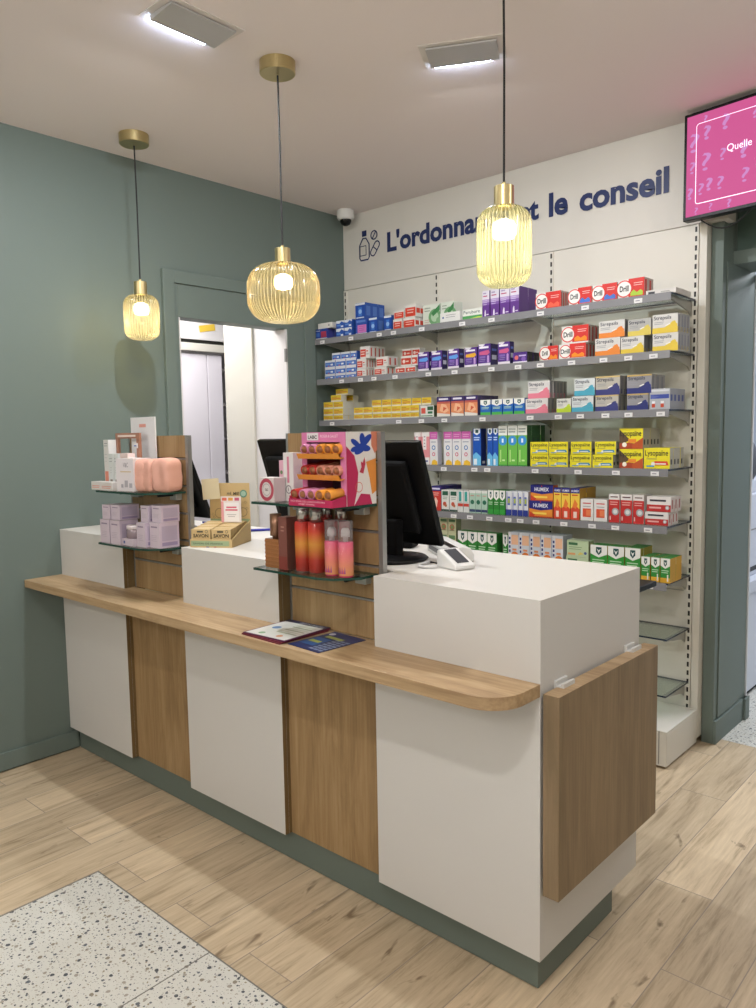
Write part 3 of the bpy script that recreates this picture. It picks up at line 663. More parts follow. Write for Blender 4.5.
# ================================================================== SLATWALL TOWERS
def tower(x0, label):
    t = thing('display_tower', label, 'display tower', (x0, .052, .8815), group='slatwall display towers')
    H = 1.54 - .8815
    zs = [.125, .235, .345, .455, .565]
    q = MB(); z = 0
    for zz in zs + [H]:
        q.box(.012, B - .022, 0, .016, z, min(zz - .004, H) if zz < H else H, OAK_V)
        if zz < H: q.box(.012, B - .022, .010, .016, zz - .004, zz + .006, DARK)
        z = zz + .006
    q.build('slat_panel', t)
    for zz in zs: MB().box(.012, B - .022, .002, .013, zz - .0035, zz + .0025, ALU).build('groove_insert', t)
    MB().box(.002, .012, -.001, .016, 0, H, ALU).build('profile', t)
    MB().box(B - .022, B - .005, -.001, .018, 0, H, ALU).build('profile', t)
    for zz in (1.09, 1.31):
        z = zz - .8815; w = .60
        xl = -.045 + .06; 
        g = MB(); poly = [(.0, -.006), (-.0, -.168), (B - .13, -.168), (B - .075, -.150), (B - .022, -.085), (B - .022, -.006)]
        poly = [(a + (.0 if i in (2, 3, 4, 5) else .012 - .0), b) for i, (a, b) in enumerate(poly)]
        g.prism(poly, z, z + .008, GLASS, side=GLASS_EDGE); g.build('glass_shelf', t)
        for bx in (.06, B - .10):
            br = MB(); br.box(bx, bx + .045, -.03, -.0015, z - .028, z - .001, mat('clear_bracket', '#a9aca8', .3, .4)); br.box(bx + .018, bx + .027, -.10, -.03, z - .012, z - .001, BLACK); br.build('shelf_bracket', t, bevel=.002)
    return t
tower(X1, 'oak slatwall tower with peach pouch and lilac boxes on two glass shelves')
tower(X3, 'oak slatwall tower with pink lip care display and red bottles')

# ================================================================== WALL SHELVING
t = thing('pharmacy_shelving', 'cream wall shelving with six stocked glass shelves behind the counter', 'shelving', (0, 0, 0))
MB().box(0.012, 2.297, 2.012, 2.045, .03, 2.472, CREAM).build('back_panel', t)
MB().box(0.02, 2.25, 2.0105, 2.012, .748, .7505, STEEL).build('panel_joint', t)
for x in (.012, .767, 1.530, 2.281):
    MB().box(-.012, .012, 2.002, 2.012, .15, 2.47, slotted('slotted_upright')).build('upright', t, loc=(x, 0, 0))
MB().box(2.297, 2.331, 2.002, 2.116, .03, 2.472, CREAM).build('side_panel', t, bevel=.002)
q = MB().box(0.002, 2.331, 1.624, 2.001, .012, .165, CREAM).box(.002, 2.331, 1.624, 2.001, .165, .176, CREAM); q.build('base_cabinet', t, bevel=.003)
MB().box(2.294, 2.298, 1.6225, 1.624, .02, .174, STEEL).build('base_edge', t)
for x, y in ((.1, 1.68), (1.2, 1.68), (2.26, 1.68), (2.28, 2.08), (.1, 1.95)): MB().lathe([(0, 0), (.018, 0), (.018, .0138), (0, .0138)], BLACK, 14, (x, y, 0.0)).build('foot', t)
SHELF_Z = {1: 2.13, 2: 1.878, 3: 1.62, 4: 1.352, 5: 1.093, 6: .832, 7: .572, 8: .305}
SHELF_L = {1: .003, 2: .03, 3: .045, 4: .045, 5: .045, 6: .045, 7: .045, 8: .045}
for k, z in SHELF_Z.items():
    x0 = SHELF_L[k]; x1 = 2.285
    s_ = MB().prism([(x0, 1.722), (x1, 1.722), (x1, 2.0), (x0, 2.0)], z - .008, z, GLASS, side=GLASS_EDGE2).build('glass_shelf', t)
    if k <= 6:
        rl = MB().box(x0, x1 - .002, 1.708, 1.712, z - .034, z + .001, RAIL).box(x0, x1 - .002, 1.712, 1.7215, z - .012, z - .008, RAILB); rl.build('price_rail', t)
        for x in TAGS[k]:
            MB().box(x - .019, x + .019, 1.7055, 1.7075, z - .031, z - .011, PAPER).box(x - .012, x + .008, 1.7052, 1.7055, z - .023, z - .019, K('#7d7d88')).build('price_tag', t)
    for x in (.035, .767, 1.53, 2.262):
        b = MB(); b.prism([(1.75, z - .009), (1.75, z - .020), (1.97, z - .055), (2.002, z - .075), (2.002, z - .009)], x - .004, x + .004, mat('bracket_grey', '#a9a79f', .4, .2), axis='x'); b.build('bracket', t)

# fascia with lettering
t = thing('fascia_sign', 'white fascia above the shelves with navy slogan and medicine icon', 'sign', (0, YB, 2.474))
MB().box(0.002, 2.42, -.004, .10, 0, HC - 2.474 - .001, FASC).build('panel', t)
def word(s, x0, x1, z0, z1, b=.035):
    MB().text(s, (x0, -.0075, z0 - 2.474), (1, 0, 0), (0, 0, 1), x1 - x0, z1 - z0, NAVY, b).build('lettering', t)
word("L'ordonnance", .385, 1.275, 2.655, 2.782)
word("et", 1.335, 1.455, 2.652, 2.752)
word("le", 1.515, 1.625, 2.648, 2.772)
word("conseil", 1.690, 2.150, 2.640, 2.764)
# medicine icon: bottle, round pill, capsule
q = MB()
def ring(poly, w, y=-.007):
    P = [Vector((a, 0, b)) for a, b in poly]; n = len(P); I = []; O = []
    for i in range(n):
        d = (P[(i + 1) % n] - P[i - 1]); d.normalize(); nn = Vector((d.z, 0, -d.x)); O.append(P[i] + nn * w / 2); I.append(P[i] - nn * w / 2)
    V = [(p.x, y, p.z) for p in O] + [(p.x, y, p.z) for p in I]
    q.add(V, [(i, (i + 1) % n, n + (i + 1) % n, n + i) for i in range(n)], NAVY)
o = 2.474
bz = lambda z: z - o
ring([(a, bz(b)) for a, b in [(.150, 2.655), (.150, 2.735), (.178, 2.775), (.205, 2.775), (.232, 2.735), (.232, 2.655), (.222, 2.640), (.160, 2.640)]], .009)
q.flat([(.172, bz(2.787)), (.211, bz(2.787)), (.211, bz(2.823)), (.172, bz(2.823))], (0, -.007, 0), (1, 0, 0), (0, 0, 1), NAVY)
ring([(a, bz(b)) for a, b in [(.153, 2.670), (.205, 2.670), (.205, 2.728), (.153, 2.728)]], .007)
ring([(a, bz(b)) for a, b in circ(.275, 2.782, .026, 20)], .008)
q.flat([(.258, bz(2.765)), (.264, bz(2.760)), (.292, bz(2.799)), (.286, bz(2.804))], (0, -.007, 0), (1, 0, 0), (0, 0, 1), NAVY)
cp = []
ca, cl, cr_ = math.radians(52), .028, .021
for i in range(9): a = -PI / 2 + PI * i / 8; cp.append((cl + cr_ * math.cos(a), cr_ * math.sin(a)))
for i in range(9): a = PI / 2 + PI * i / 8; cp.append((-cl + cr_ * math.cos(a), cr_ * math.sin(a)))
ring([(.282 + a * math.cos(ca) - b * math.sin(ca), bz(2.698) + a * math.sin(ca) + b * math.cos(ca)) for a, b in cp], .008)
q.flat([(.262, bz(2.710)), (.266, bz(2.716)), (.300, bz(2.690)), (.296, bz(2.684))], (0, -.007, 0), (1, 0, 0), (0, 0, 1), NAVY)
q.build('medicine_icon', t)

# security camera on the ceiling
t = thing('dome_camera', 'small white dome security camera on the ceiling above the corner', 'camera', (.125, 1.905, HC))
MB().lathe([(0, -.0005), (.052, -.0005), (.055, -.006), (.055, -.045), (.050, -.056), (.036, -.060)], WPLAS, 32).build('housing', t)
MB().lathe([(.037, -.058), (.036, -.072), (.026, -.088), (.012, -.095), (0, -.097)], mat('black_dome', '#0a0a0c', .12), 28).build('dome', t)

# television
t = thing('wall_television', 'flat television with bright pink quiz screen high above the side doorway', 'television', (2.262, 1.885, 2.462), math.radians(-6.5))
W_, H_ = .86, .462
MB().box(0, W_, 0, .045, 0, H_, BLACK).build('casing', t, bevel=.003)
pk = mat('pink_screen', '#40202f', .75, emit='#dc5c9c', estr=.72)
pl = mat('screen_lilac', '#4a3044', .75, emit='#dc94d6', estr=.7)
pw = mat('screen_white', '#f0d8ee', .3, emit='#f5dcf2', estr=.85)
q = MB().box(.014, W_ - .014, -.001, .002, .016, H_ - .014, pk)
T0 = (0, -.0016, 0)
q.text('Quelle', (.195, -.002, .248), (1, 0, 0), (0, 0, 1), .105, .036, pw)
q.text('est', (.33, -.002, .250), (1, 0, 0), (0, 0, 1), .045, .030, pw)
P_ = rrect(.058, W_ - .058, .065, H_ - .055, .012, 3)
def ring2(q, poly, w, y, m):
    P = [Vector((a, 0, b)) for a, b in poly]; n = len(P); I = []; O = []
    for i in range(n):
        d = (P[(i + 1) % n] - P[i - 1]); d.normalize(); nn = Vector((d.z, 0, -d.x)); O.append(P[i] + nn * w / 2); I.append(P[i] - nn * w / 2)
    q.add([(p.x, y, p.z) for p in O] + [(p.x, y, p.z) for p in I], [(i, (i + 1) % n, n + (i + 1) % n, n + i) for i in range(n)], m)
ring2(q, P_, .003, -.0018, pw)
for (x, z, h, s_) in [(.09, .33, .06, 1), (.17, .35, .065, 1), (.028, .29, .08, 0), (.085, .20, .075, 0), (.165, .225, .05, 0), (.03, .20, .05, 0), (.02, .09, .05, 1), (.07, .10, .05, 0), (.105, .11, .055, 1), (.155, .105, .055, 0), (.26, .11, .06, 0), (.25, .21, .07, 1), (.30, .36, .05, 0), (.09, .405, .03, 1), (.12, .025, .03, 0), (.20, .02, .035, 1), (.055, .02, .03, 0), (.4, .2, .07, 1), (.5, .3, .07, 0), (.6, .15, .06, 1), (.7, .3, .06, 0)]:
    q.text('?', (x, -.0017, z), (1, 0, 0), (0, 0, 1), h * .55, h, pl, .02 if s_ else 0)
q.build('screen', t)
MB().box(.3, .5, .045, .12, .1, .4, BLACKM).build('wall_mount', t)
MB().tube([(.07 + .22 * i / 14, .03, -.001 - .055 * math.sin(PI * i / 14)) for i in range(15)], .003, CABLE).build('cable', t)

# ================================================================== CEILING LUMINAIRES
def luminaire(x, y, rz, label, power, tilt, name='ceiling_spotlight', L_=.26):
    """recessed wall washer: square trim, hinged grey head, bright lamp along its open lower edge"""
    t = thing(name, label, 'light', (x, y, HC), rz, group='tilting ceiling spotlights')
    w = .10
    MB().box(-L_ / 2 - .025, L_ / 2 + .025, -.148, .034, -.003, -.0005, mat('trim_white', '#d5cfcb', .6)).build('trim', t)
    hd = MB(); P = [(-.128, -.006), (-.128, -.012), (-.004, -.022), (.0, -.021), (.0, -.006), (-.006, -.0035)]
    hd.prism(P, -L_ / 2, L_ / 2, mat('head_grey', '#b4b3b3', .4, .3), axis='x'); hd.build('head', t)
    em = mat('lamp_tube', '#ffffff', .3, emit='#cfe0ff', estr=65)
    MB().box(-L_ / 2 + .012, L_ / 2 - .03, .006, .018, -.014, -.004, em).build('lamp', t)
    return t
luminaire(1.262, -.065, PI / 2, 'tilted ceiling spotlight nearest the green wall', 0, 0)
luminaire(1.842, .795, math.radians(28), 'tilted ceiling spotlight above the shelves beside the right pendant cable', 0, 0)

def area(name, loc, size, power, col, rot=(0, 0, 0), size_y=None, spread=180):
    l = bpy.data.lights.new(name, 'AREA'); l.energy = power; l.color = col; l.shape = 'RECTANGLE'; l.size = size; l.size_y = size_y or size
    l.spread = math.radians(spread)
    o = bpy.data.objects.new(name, l); COL.objects.link(o); o.location = loc; o.rotation_euler = rot
    return o
WARM = (1.0, .98, .93); COOL = (.96, .98, 1.0)

# ================================================================== PENDANT LAMPS
BULB = mat('lit_bulb', '#fff2d8', .3, emit='#ffeccb', estr=9)
AMB = ribbed_glass('ribbed_glass_amber', '#faf0cc', '#e2cc8c', '#85805c', 60)
AMB2 = ribbed_glass('ribbed_glass_amber_small', '#f8efc8', '#dccb90', '#7f8662', 40)
OLV = ribbed_glass('ribbed_glass_olive', '#f5f3d2', '#d0d09c', '#7c8a68', 40)
def pendant(x, y, gl, R, H, label, glass_mat, cap_r=.06):
    """gl: z of the top of the glass"""
    t = thing('pendant_lamp', label, 'lamp', (x, y, HC), group='ribbed glass pendant lamps')
    MB().lathe([(0, -.046), (cap_r - .003, -.046), (cap_r, -.043), (cap_r, -.0005), (0, -.0005)], BRASS, 56, smooth=False).build('canopy', t)
    top = gl - HC
    MB().tube([(0, 0, -.05), (.002, 0, (top + .08) * .5), (0, 0, top + .068)], .0035, CABLE, 8).build('cable', t)
    MB().lathe([(0, top + .072), (.006, top + .072), (.006, top + .060), (.029, top + .060), (.030, top + .059), (.030, top - .002), (.024, top - .004), (0, top - .004)], BRASS, 48, smooth=False).build('socket', t)
    c = R * .55 if R > .1 else R * .75
    prof = [(.031, top + .001)]
    def arc(cx, cz, r1, r2, a0, a1, n=8):
        return [(cx + r1 * math.cos(a0 + (a1 - a0) * i / n), cz + r2 * math.sin(a0 + (a1 - a0) * i / n)) for i in range(n + 1)]
    ch = min(H * .38, R * .62)
    if R > .11: prof += arc(R - ch * 1.05, top - ch, ch * 1.05, ch, PI / 2 * .98, 0) + arc(R - ch * 1.05, top - H + ch, ch * 1.05, ch, 0, -PI / 2)
    else: prof += arc(R - ch, top - ch, ch, ch, PI / 2 * .98, 0) + arc(R - ch, top - H + ch, ch, ch, 0, -PI / 2)
    prof += [(R * .2, top - H - .001), (0.0, top - H - .001)]
    g = MB().lathe(prof, glass_mat, 360, rib=60 if R > .12 else 40, amp=.02); g.build('glass_shade', t)
    bz = top - min(.065, H * .36)
    bz_ = [(0, bz + .03), (.014, bz + .028), (.030, bz + .02), (.036, bz + .01), (.036, bz - .016), (.030, bz - .026), (.014, bz - .030), (0, bz - .031)]
    MB().lathe([(a, b) for a, b in bz_], BULB, 24).build('bulb', t)
    l = bpy.data.lights.new('pendant_bulb_light', 'POINT'); l.energy = 1.7; l.color = (1, .84, .60); l.shadow_soft_size = .036
    o = bpy.data.objects.new('pendant_bulb_light', l); COL.objects.link(o); o.location = (x, y, HC + bz)
    o.location.z = HC + bz - .055
    return t
pendant(.291, .32, 2.210, .081, .212, 'left pendant lamp with small barrel glass, nearest the green wall', AMB2, .068)
pendant(1.312, .32, 2.193, .139, .220, 'middle pendant lamp with wide round ribbed glass', AMB, .068)
pendant(2.318, .32, 2.206, .081, .235, 'right pendant lamp with tall cylindrical ribbed glass', OLV, .068)
# ================================================================== PRINTED CARTONS
class Carton:
    """a printed folding carton w x d x h; front faces -y, base at z 0"""
    def __init__(s, w, d, h, base, side=None, top=None, front=None):
        s.w, s.d, s.h = w, d, h; s.q = MB()
        s.q.box(-w / 2, w / 2, 0, d, 0, h, K(base), right=K(side or base), left=K(side or base), top=K(top or base), front=K(front or base))
        s.k = 0
    def _y(s): s.k += 1; return -.0003 - .00012 * s.k
    def R(s, u0, u1, v0, v1, c): s.q.flat([(u0 * s.w, v0 * s.h), (u1 * s.w, v0 * s.h), (u1 * s.w, v1 * s.h), (u0 * s.w, v1 * s.h)], (-s.w / 2, s._y(), 0), (1, 0, 0), (0, 0, 1), K(c)); return s
    def P(s, pts, c): s.q.flat([(a * s.w, b * s.h) for a, b in pts], (-s.w / 2, s._y(), 0), (1, 0, 0), (0, 0, 1), K(c)); return s
    def C(s, u, v, r, c, inner=None, ri=.8):
        s.q.flat(circ(u * s.w, v * s.h, r * s.h), (-s.w / 2, s._y(), 0), (1, 0, 0), (0, 0, 1), K(c))
        if inner: s.q.flat(circ(u * s.w, v * s.h, r * s.h * ri), (-s.w / 2, s._y(), 0), (1, 0, 0), (0, 0, 1), K(inner))
        return s
    def T(s, t, u0, u1, v0, v1, c, b=.02): s.q.text(t, (-s.w / 2 + u0 * s.w, s._y(), v0 * s.h), (1, 0, 0), (0, 0, 1), (u1 - u0) * s.w, (v1 - v0) * s.h, K(c), b); return s
    def side(s, y0, y1, v0, v1, c):
        s.q.flat([(y0 * s.d, v0 * s.h), (y1 * s.d, v0 * s.h), (y1 * s.d, v1 * s.h), (y0 * s.d, v1 * s.h)], (s.w / 2 + .0004, 0, 0), (0, 1, 0), (0, 0, 1), K(c)); return s
    def lines(s, u0, u1, v0, n, dv, c, th=.025):
        for i in range(n): s.R(u0, u1 - (i % 3) * .07 * (u1 - u0), v0 - i * dv, v0 - i * dv + th, c)
        return s

def lozenge(w, d, h, acc, base, dark=False):
    c = Carton(w, d, h, base, side='#9b9a99', top='#b9b7b4')
    tc = '#1d2540' if not dark else '#14182c'
    c.T('Strepsils', .05, .74, .66, .92, tc, .012).lines(.07, .45, .57, 2, .09, '#8f9299', .03)
    c.R(0, 1, 0, .30, acc).P([(.48, .30), (.72, .30), (.80, .44), (.98, .26), (.98, .44), (.80, .60), (.66, .44)], acc).P([(.72, .3), (.84, .62), (.90, .60), (.98, .3)], acc)
    c.P([(.55, .36), (.72, .46), (.68, .50), (.5, .40)], '#e8e6e2')
    c.side(.15, .55, .1, .9, '#84838a').side(.2, .45, .05, .3, acc)
    return c
def drill(w, d, h, acc):
    c = Carton(w, d, h, '#dcdad6', side='#b9b2ac', top='#cf3a34')
    c.R(.40, 1, .08, 1, '#cc3531').P([(.40, .08), (.40, .9), (.28, .5)], '#dcdad6')
    c.lines(.60, .93, .74, 2, .11, '#e8bdb8', .035).P([(.48, .12), (.48, .30), (.6, .42), (.72, .28), (.86, .40), (.94, .30), (.94, .12)], acc)
    c.C(.24, .52, .44, '#cf3a36', '#e6e4e0', .86).T('Drill', .07, .41, .38, .68, '#1f1f24', .03)
    c.side(.1, .5, .1, .9, '#c23c36')
    return c
def throat(w, d, h, acc, brown=False, blue=True):
    c = Carton(w, d, h, '#e2d52f', side='#b2afa4', top='#d8cc3a')
    if brown: c.P([(0, .95), (0, .1), (.45, .45)], '#5d4a35').P([(0, 0), (0, .28), (.4, .30), (1, .22), (1, 0)], '#a6452c').P([(.55, .0), (.55, .2), (1, .55), (1, 0)], '#b8552f').C(.22, .2, .12, '#efe9dc')
    c.T('Lysopaïne', .04, .93, .54, .90, '#20242a', .015)
    if not brown:
        c.lines(.10, .5, .45, 1, .1, '#8f8b55', .04).P([(.30, .16), (.42, .36), (.9, .36), (.96, .16)], acc).R(.45, .85, .2, .26, '#e6e4dc')
        c.C(.36, .22, .1, '#e8e4da')
        if blue: c.R(.1, .4, .08, .15, '#3d8fc6')
    else: c.R(.38, .72, .30, .48, '#e08a35')
    c.side(.2, .6, .2, .45, '#3c3c3c')
    return c
def shield(w, d, h, body, low, side=None):
    c = Carton(w, d, h, body, side=side or body, top=body)
    c.P([(0, 1), (0, .70), (.5, .58), (1, .70), (1, 1)], '#e6e6e2').P([(.33, .93), (.67, .93), (.67, .76), (.5, .66), (.33, .76)], '#1f4a4a').P([(.38, .88), (.5, .82), (.62, .88), (.5, .72)], '#e6e6e2')
    c.lines(.12, .85, .48, 2, .08, '#b9d8b6', .035).R(0, 1, 0, .2, low)
    return c
def style(n, w, d, h):
    if n == 'blue_flat': return Carton(w, d, h, '#2b4a9c', side='#3a3f8e', top='#8f9cc0').R(0, 1, 0, .14, '#dedede').R(.55, .95, .2, .75, '#a83a56').R(.08, .45, .3, .65, '#4b74c2').lines(.1, .5, .8, 1, .1, '#c9d2e6', .05)
    if n == 'white_slim': return Carton(w, d, h, '#d9d8d4').C(.78, .5, .18, '#7a7a80')
    if n == 'blue_wave': return Carton(w, d, h, '#2c55aa', top='#c6cedd').P([(0, .95), (0, .7), (.4, .62), (.7, .9), (1, .7), (1, 1), (0, 1)], '#d9dde6').R(.1, .6, .3, .5, '#5d89cf').R(.6, .9, .15, .35, '#dfe4ee')
    if n == 'blue_pink': return Carton(w, d, h, '#2c4ea6', top='#3a62b5').R(.18, .95, .12, .62, '#c878b8').lines(.28, .85, .5, 3, .12, '#a2529c', .04).R(0, 1, 0, .1, '#d8d8dc').R(.1, .9, .78, .92, '#5d80c8')
    if n == 'blue_tall': return Carton(w, d, h, '#214a9f', side='#2a4f9e', top='#c9cfda').R(0, 1, .86, .99, '#d3d8e2').R(.3, .7, .18, .72, '#3f72c4').C(.5, .45, .14, '#8fb2e2').R(.1, .9, .04, .11, '#c5cde0').side(.2, .8, .2, .8, '#4a6fb6')
    if n == 'red_block': return Carton(w, d, h, '#d8d5d0', side='#cfccc8', top='#d8d5d0').R(.04, .96, .06, .76, '#c8412f').lines(.2, .8, .55, 2, .22, '#e8c3ba', .07).side(.1, .9, .3, .7, '#c8412f')
    if n == 'green_leaf': return Carton(w, d, h, '#cfd6cb', top='#d8dbd4').C(.70, .42, .36, '#6a9a6c', '#a9c4a6', .6).C(.92, .25, .14, '#7ba47a').lines(.1, .45, .82, 2, .12, '#8a9688', .04).P([(.5, .6), (1, .95), (1, .7), (.6, .45)], '#3f7d4b').lines(.1, .4, .3, 3, .09, '#c49c94', .03)
    if n == 'white_note': return Carton(w, d, h, '#dcdcda').lines(.3, .8, .72, 2, .2, '#8b8b92', .05).R(.12, .2, .45, .62, '#3c5f9e')
    if n == 'perubore': return Carton(w, d, h, '#dfe1da').T('Perubore', .05, .90, .56, .86, '#3f5a56', .01).R(0, 1, .06, .38, '#4e9b58').P([(.2, .06), (.8, .24), (1, .2), (1, .06)], '#b6cf4e')
    if n == 'purple_tall': return Carton(w, d, h, '#5f3785', side='#54307a', top='#6b4190').R(0, 1, .68, 1, '#d4cfdb').R(0, 1, .56, .68, '#a88fc0').R(0, 1, .46, .56, '#7b57a0').R(.12, .7, .78, .82, '#a52f62').R(.12, .55, .88, .93, '#9b8fae').lines(.12, .7, .62, 3, .07, '#c7b9da', .02).P([(.30, .06), (.52, .06), (.48, .26), (.40, .30), (.33, .22)], '#ded6e8').R(.6, .9, .1, .13, '#ded6e8')
    if n.startswith('drill'): return drill(w, d, h, {'drill_red': '#e06049', 'drill_blue': '#4572c4', 'drill_green': '#a7c741', 'drill_orange': '#e58a2b'}[n])
    if n == 'flat_white': return Carton(w, d, h, '#d4d0cc', top='#c78a80').R(.08, .3, .3, .7, '#30323a').R(.5, .8, .4, .6, '#a5a3a0')
    if n == 'blue_small': return Carton(w, d, h, '#d6d8dc', side='#3b63b4', top='#c9cdd6').R(.04, .98, .12, .72, '#3a68ba').R(.1, .5, .34, .58, '#6d95d6').R(.56, .8, .28, .52, '#dfe3ea').R(.3, .44, .16, .28, '#c04a5a')
    if n == 'red_tag': return Carton(w, d, h, '#d9d6d2', side='#cdcac6').R(.03, .60, .14, .76, '#c7402f').lines(.08, .5, .52, 2, .2, '#ecd0c8', .08).R(.66, .92, .3, .42, '#b8b4b2').R(.66, .85, .55, .65, '#c7402f').side(.3, .6, .15, .85, '#b9443a')
    if n == 'red_cross': return Carton(w, d, h, '#d8d4d0', side='#cac6c2').R(.04, .96, .16, .78, '#bf3f30').C(.3, .46, .18, '#e6d0c8').R(.5, .9, .4, .52, '#e9cfc6').C(.82, .46, .1, '#bf3f30')
    if n.startswith('night_') and n not in ('night_small', 'night_red'):
        acc = {'night_blue': '#5f9be0', 'night_yellow': '#e0a838', 'night_pink': '#c65a86'}[n]
        c = Carton(w, d, h, '#533385', side='#2d2354', top='#d2ccd9').R(0, 1, .0, .14, '#d9d3de').P([(.05, 1), (.05, .93), (.35, .88), (.55, .96), (.55, 1)], '#dcd8e2')
        c.lines(.1, .85, .80, 1, .1, '#e6e2ee', .09).P([(.1, .52), (.12, .66), (.85, .72), (.95, .60), (.75, .50)], acc).R(.12, .6, .36, .46, '#7d62ad').lines(.12, .6, .30, 2, .07, '#a292c4', .02).P([(.74, .16), (.74, .44), (.82, .5), (.9, .44), (.9, .16)], '#b995d0')
        c.side(.2, .8, .3, .5, '#c9c9d8').side(.2, .8, .68, .78, '#5a6fb8'); return c
    if n == 'night_small': return Carton(w, d, h, '#4c2f7c', side='#1e1c22', top='#d0cad8').R(0, 1, .0, .18, '#d9d3de').C(.25, .52, .2, '#cf6a6a').R(.42, .92, .62, .74, '#c2b2dc').C(.75, .38, .22, '#7c5cae').side(.2, .6, .2, .7, '#3a3a38')
    if n.startswith('lozenge'):
        acc, base = {'lozenge_orange': ('#e0853a', '#cfcdca'), 'lozenge_yellow': ('#d9bd45', '#cfcdca'), 'lozenge_grey': ('#d3bf5c', '#aeadab'), 'lozenge_pink': ('#dd7f92', '#d4d1d0'), 'lozenge_lime': ('#b9cf3f', '#d4d4cc'), 'lozenge_teal': ('#4fa3bd', '#cfd3d4'), 'lozenge_gold': ('#3c3f78', '#b5b0a6'), 'lozenge_navy': ('#2f3672', '#8d8c90')}[n]
        c = lozenge(w, d, h, acc, base)
        if n == 'lozenge_gold': c.R(0, 1, .92, 1, '#cbb27a')
        if n == 'lozenge_navy': c.R(0, 1, .92, 1, '#c0a468')
        return c
    if n == 'yellow_small': return Carton(w, d, h, '#d9bd3b', side='#cfcabd', top='#d8c14a').R(0, 1, 0, .22, '#dad5c6').R(.08, .92, .42, .58, '#cf8a3a').R(.08, .6, .66, .78, '#b98f2c').R(.1, .5, .28, .34, '#a8683a')
    if n == 'green_cross': return Carton(w, d, h, '#d9dad4', side='#3f4a33', top='#c7b23a').R(.06, .38, .32, .8, '#d0564a').R(.52, .95, .6, .92, '#2f5a3c').R(.55, .9, .3, .5, '#2f6a48').R(.06, .9, .08, .16, '#3f7a4e')
    if n == 'orange_dusk': return Carton(w, d, h, '#d98a62', side='#4a4166', top='#3a3166').R(0, 1, .76, 1, '#3b3068').R(.15, .85, .84, .93, '#dcd8e6').P([(0, 0), (0, .2), (1, .12), (1, 0)], '#dcd6cf').P([(.2, .3), (.35, .66), (.7, .6), (.9, .3), (.6, .18)], '#e8b48f').P([(.45, .25), (.5, .5), (.75, .42)], '#c95a3e').R(0, 1, .66, .76, '#b85a52')
    if n == 'shield_blue': return shield(w, d, h, '#2463b4', '#4ea850')
    if n == 'capsule_grey': return Carton(w, d, h, '#a9acb2', side='#9a9ca4', top='#babcc0').R(.05, .95, .86, .95, '#c9ccd2').R(.05, .95, .52, .72, '#3d4c9a').P([(.05, .5), (.5, .62), (.05, .72)], '#5562a8').R(.12, .28, .10, .38, '#c2482f').R(.55, .71, .10, .38, '#c2482f').R(.12, .28, .28, .4, '#dfe0e4').R(.55, .71, .28, .4, '#dfe0e4').side(.1, .6, .4, .7, '#47558f')
    if n == 'rose_stripe': return Carton(w, d, h, '#d98d94', side='#d98d94', top='#e2dcdb').R(0, 1, .86, 1, '#e2dcdb').R(.2, .62, .46, .96, '#e4e0e0').lines(.3, .5, .84, 4, .1, '#8a7c88', .03).R(0, 1, 0, .22, '#e0dcdc').R(.1, .8, .08, .13, '#44538f')
    if n == 'magenta_top': return Carton(w, d, h, '#dadadc', side='#c9c6d2', top='#b8549c').R(0, 1, .78, 1, '#c25fa6').lines(.15, .85, .90, 2, .06, '#dca6cc', .02).lines(.15, .8, .68, 1, .06, '#8b93a6', .025).C(.5, .52, .07, '#4a78b4', '#dadadc', .6).C(.5, .32, .06, '#cb4a72', '#dadadc', .6).P([(.2, 0), (.3, .12), (.6, .16), (.95, .1), (1, 0)], '#e8b93c')
    if n == 'sky_shield': return Carton(w, d, h, '#1e52ad', side='#1b2a6a', top='#dfe3ea').P([(.1, 1), (.1, .88), (.5, .82), (.9, .88), (.9, 1)], '#dfe4ea').R(.32, .68, .88, .97, '#224a4a').lines(.12, .85, .74, 2, .06, '#bcd0ee', .03).P([(0, 0), (0, .28), (.4, .36), (1, .24), (1, 0)], '#6bb6e2').R(.1, .5, .02, .18, '#dfe8f0').side(.25, .75, .05, .12, '#c9c9d0')
    if n == 'green_tall': return Carton(w, d, h, '#6cb54c', side='#2f5c3a', top='#cfd5cf').R(0, 1, .76, 1, '#dfe2dd').lines(.1, .85, .90, 2, .07, '#7c8a8a', .025).C(.5, .63, .12, '#3f8fd2').T('1', .4, .6, .58, .68, '#e6eef4').R(.2, .32, .1, .4, '#b6dc8c').R(.45, .75, .12, .16, '#c6e4a6').R(0, 1, 0, .03, '#3f8a44').side(.3, .6, .6, .68, '#24473e')
    if n == 'throat_yellow': return throat(w, d, h, '#3f86b6')
    if n == 'throat_brown': return throat(w, d, h, '#e08a35', brown=True)
    if n == 'throat_red': return throat(w, d, h, '#cf4636')
    if n == 'night_red': return Carton(w, d, h, '#c23b33', side='#2a2566', top='#35307a').R(0, 1, .80, 1, '#322c74').R(.1, .9, .86, .93, '#cfcbe2').lines(.12, .8, .7, 2, .08, '#e8b0a8', .03).P([(.4, .12), (.3, .36), (.5, .56), (.7, .4), (.6, .12)], '#e9c8b8')
    if n == 'herb_white': return Carton(w, d, h, '#dadad6', side='#d0d0cb').R(.12, .88, .74, .94, '#2f5a46').lines(.2, .8, .64, 2, .08, '#7f9585', .03).C(.42, .34, .1, '#c2553f').C(.58, .26, .07, '#b9704e').R(0, 1, 0, .08, '#3e4f4a')
    if n == 'teal_white': return Carton(w, d, h, '#d6d8d6').R(.2, .7, .5, .95, '#3b9a94').R(0, 1, .26, .40, '#c6483c').R(.1, .9, .42, .48, '#b8c4c4')
    if n == 'mint_wide': return Carton(w, d, h, '#a9c4b4', side='#9db8a8', top='#d2d6d2').R(0, 1, .88, 1, '#d8dbd8').C(.5, .48, .1, '#2f6a54').lines(.2, .8, .75, 1, .1, '#d07a6c', .03).R(0, 1, .04, .16, '#3d4a6a')
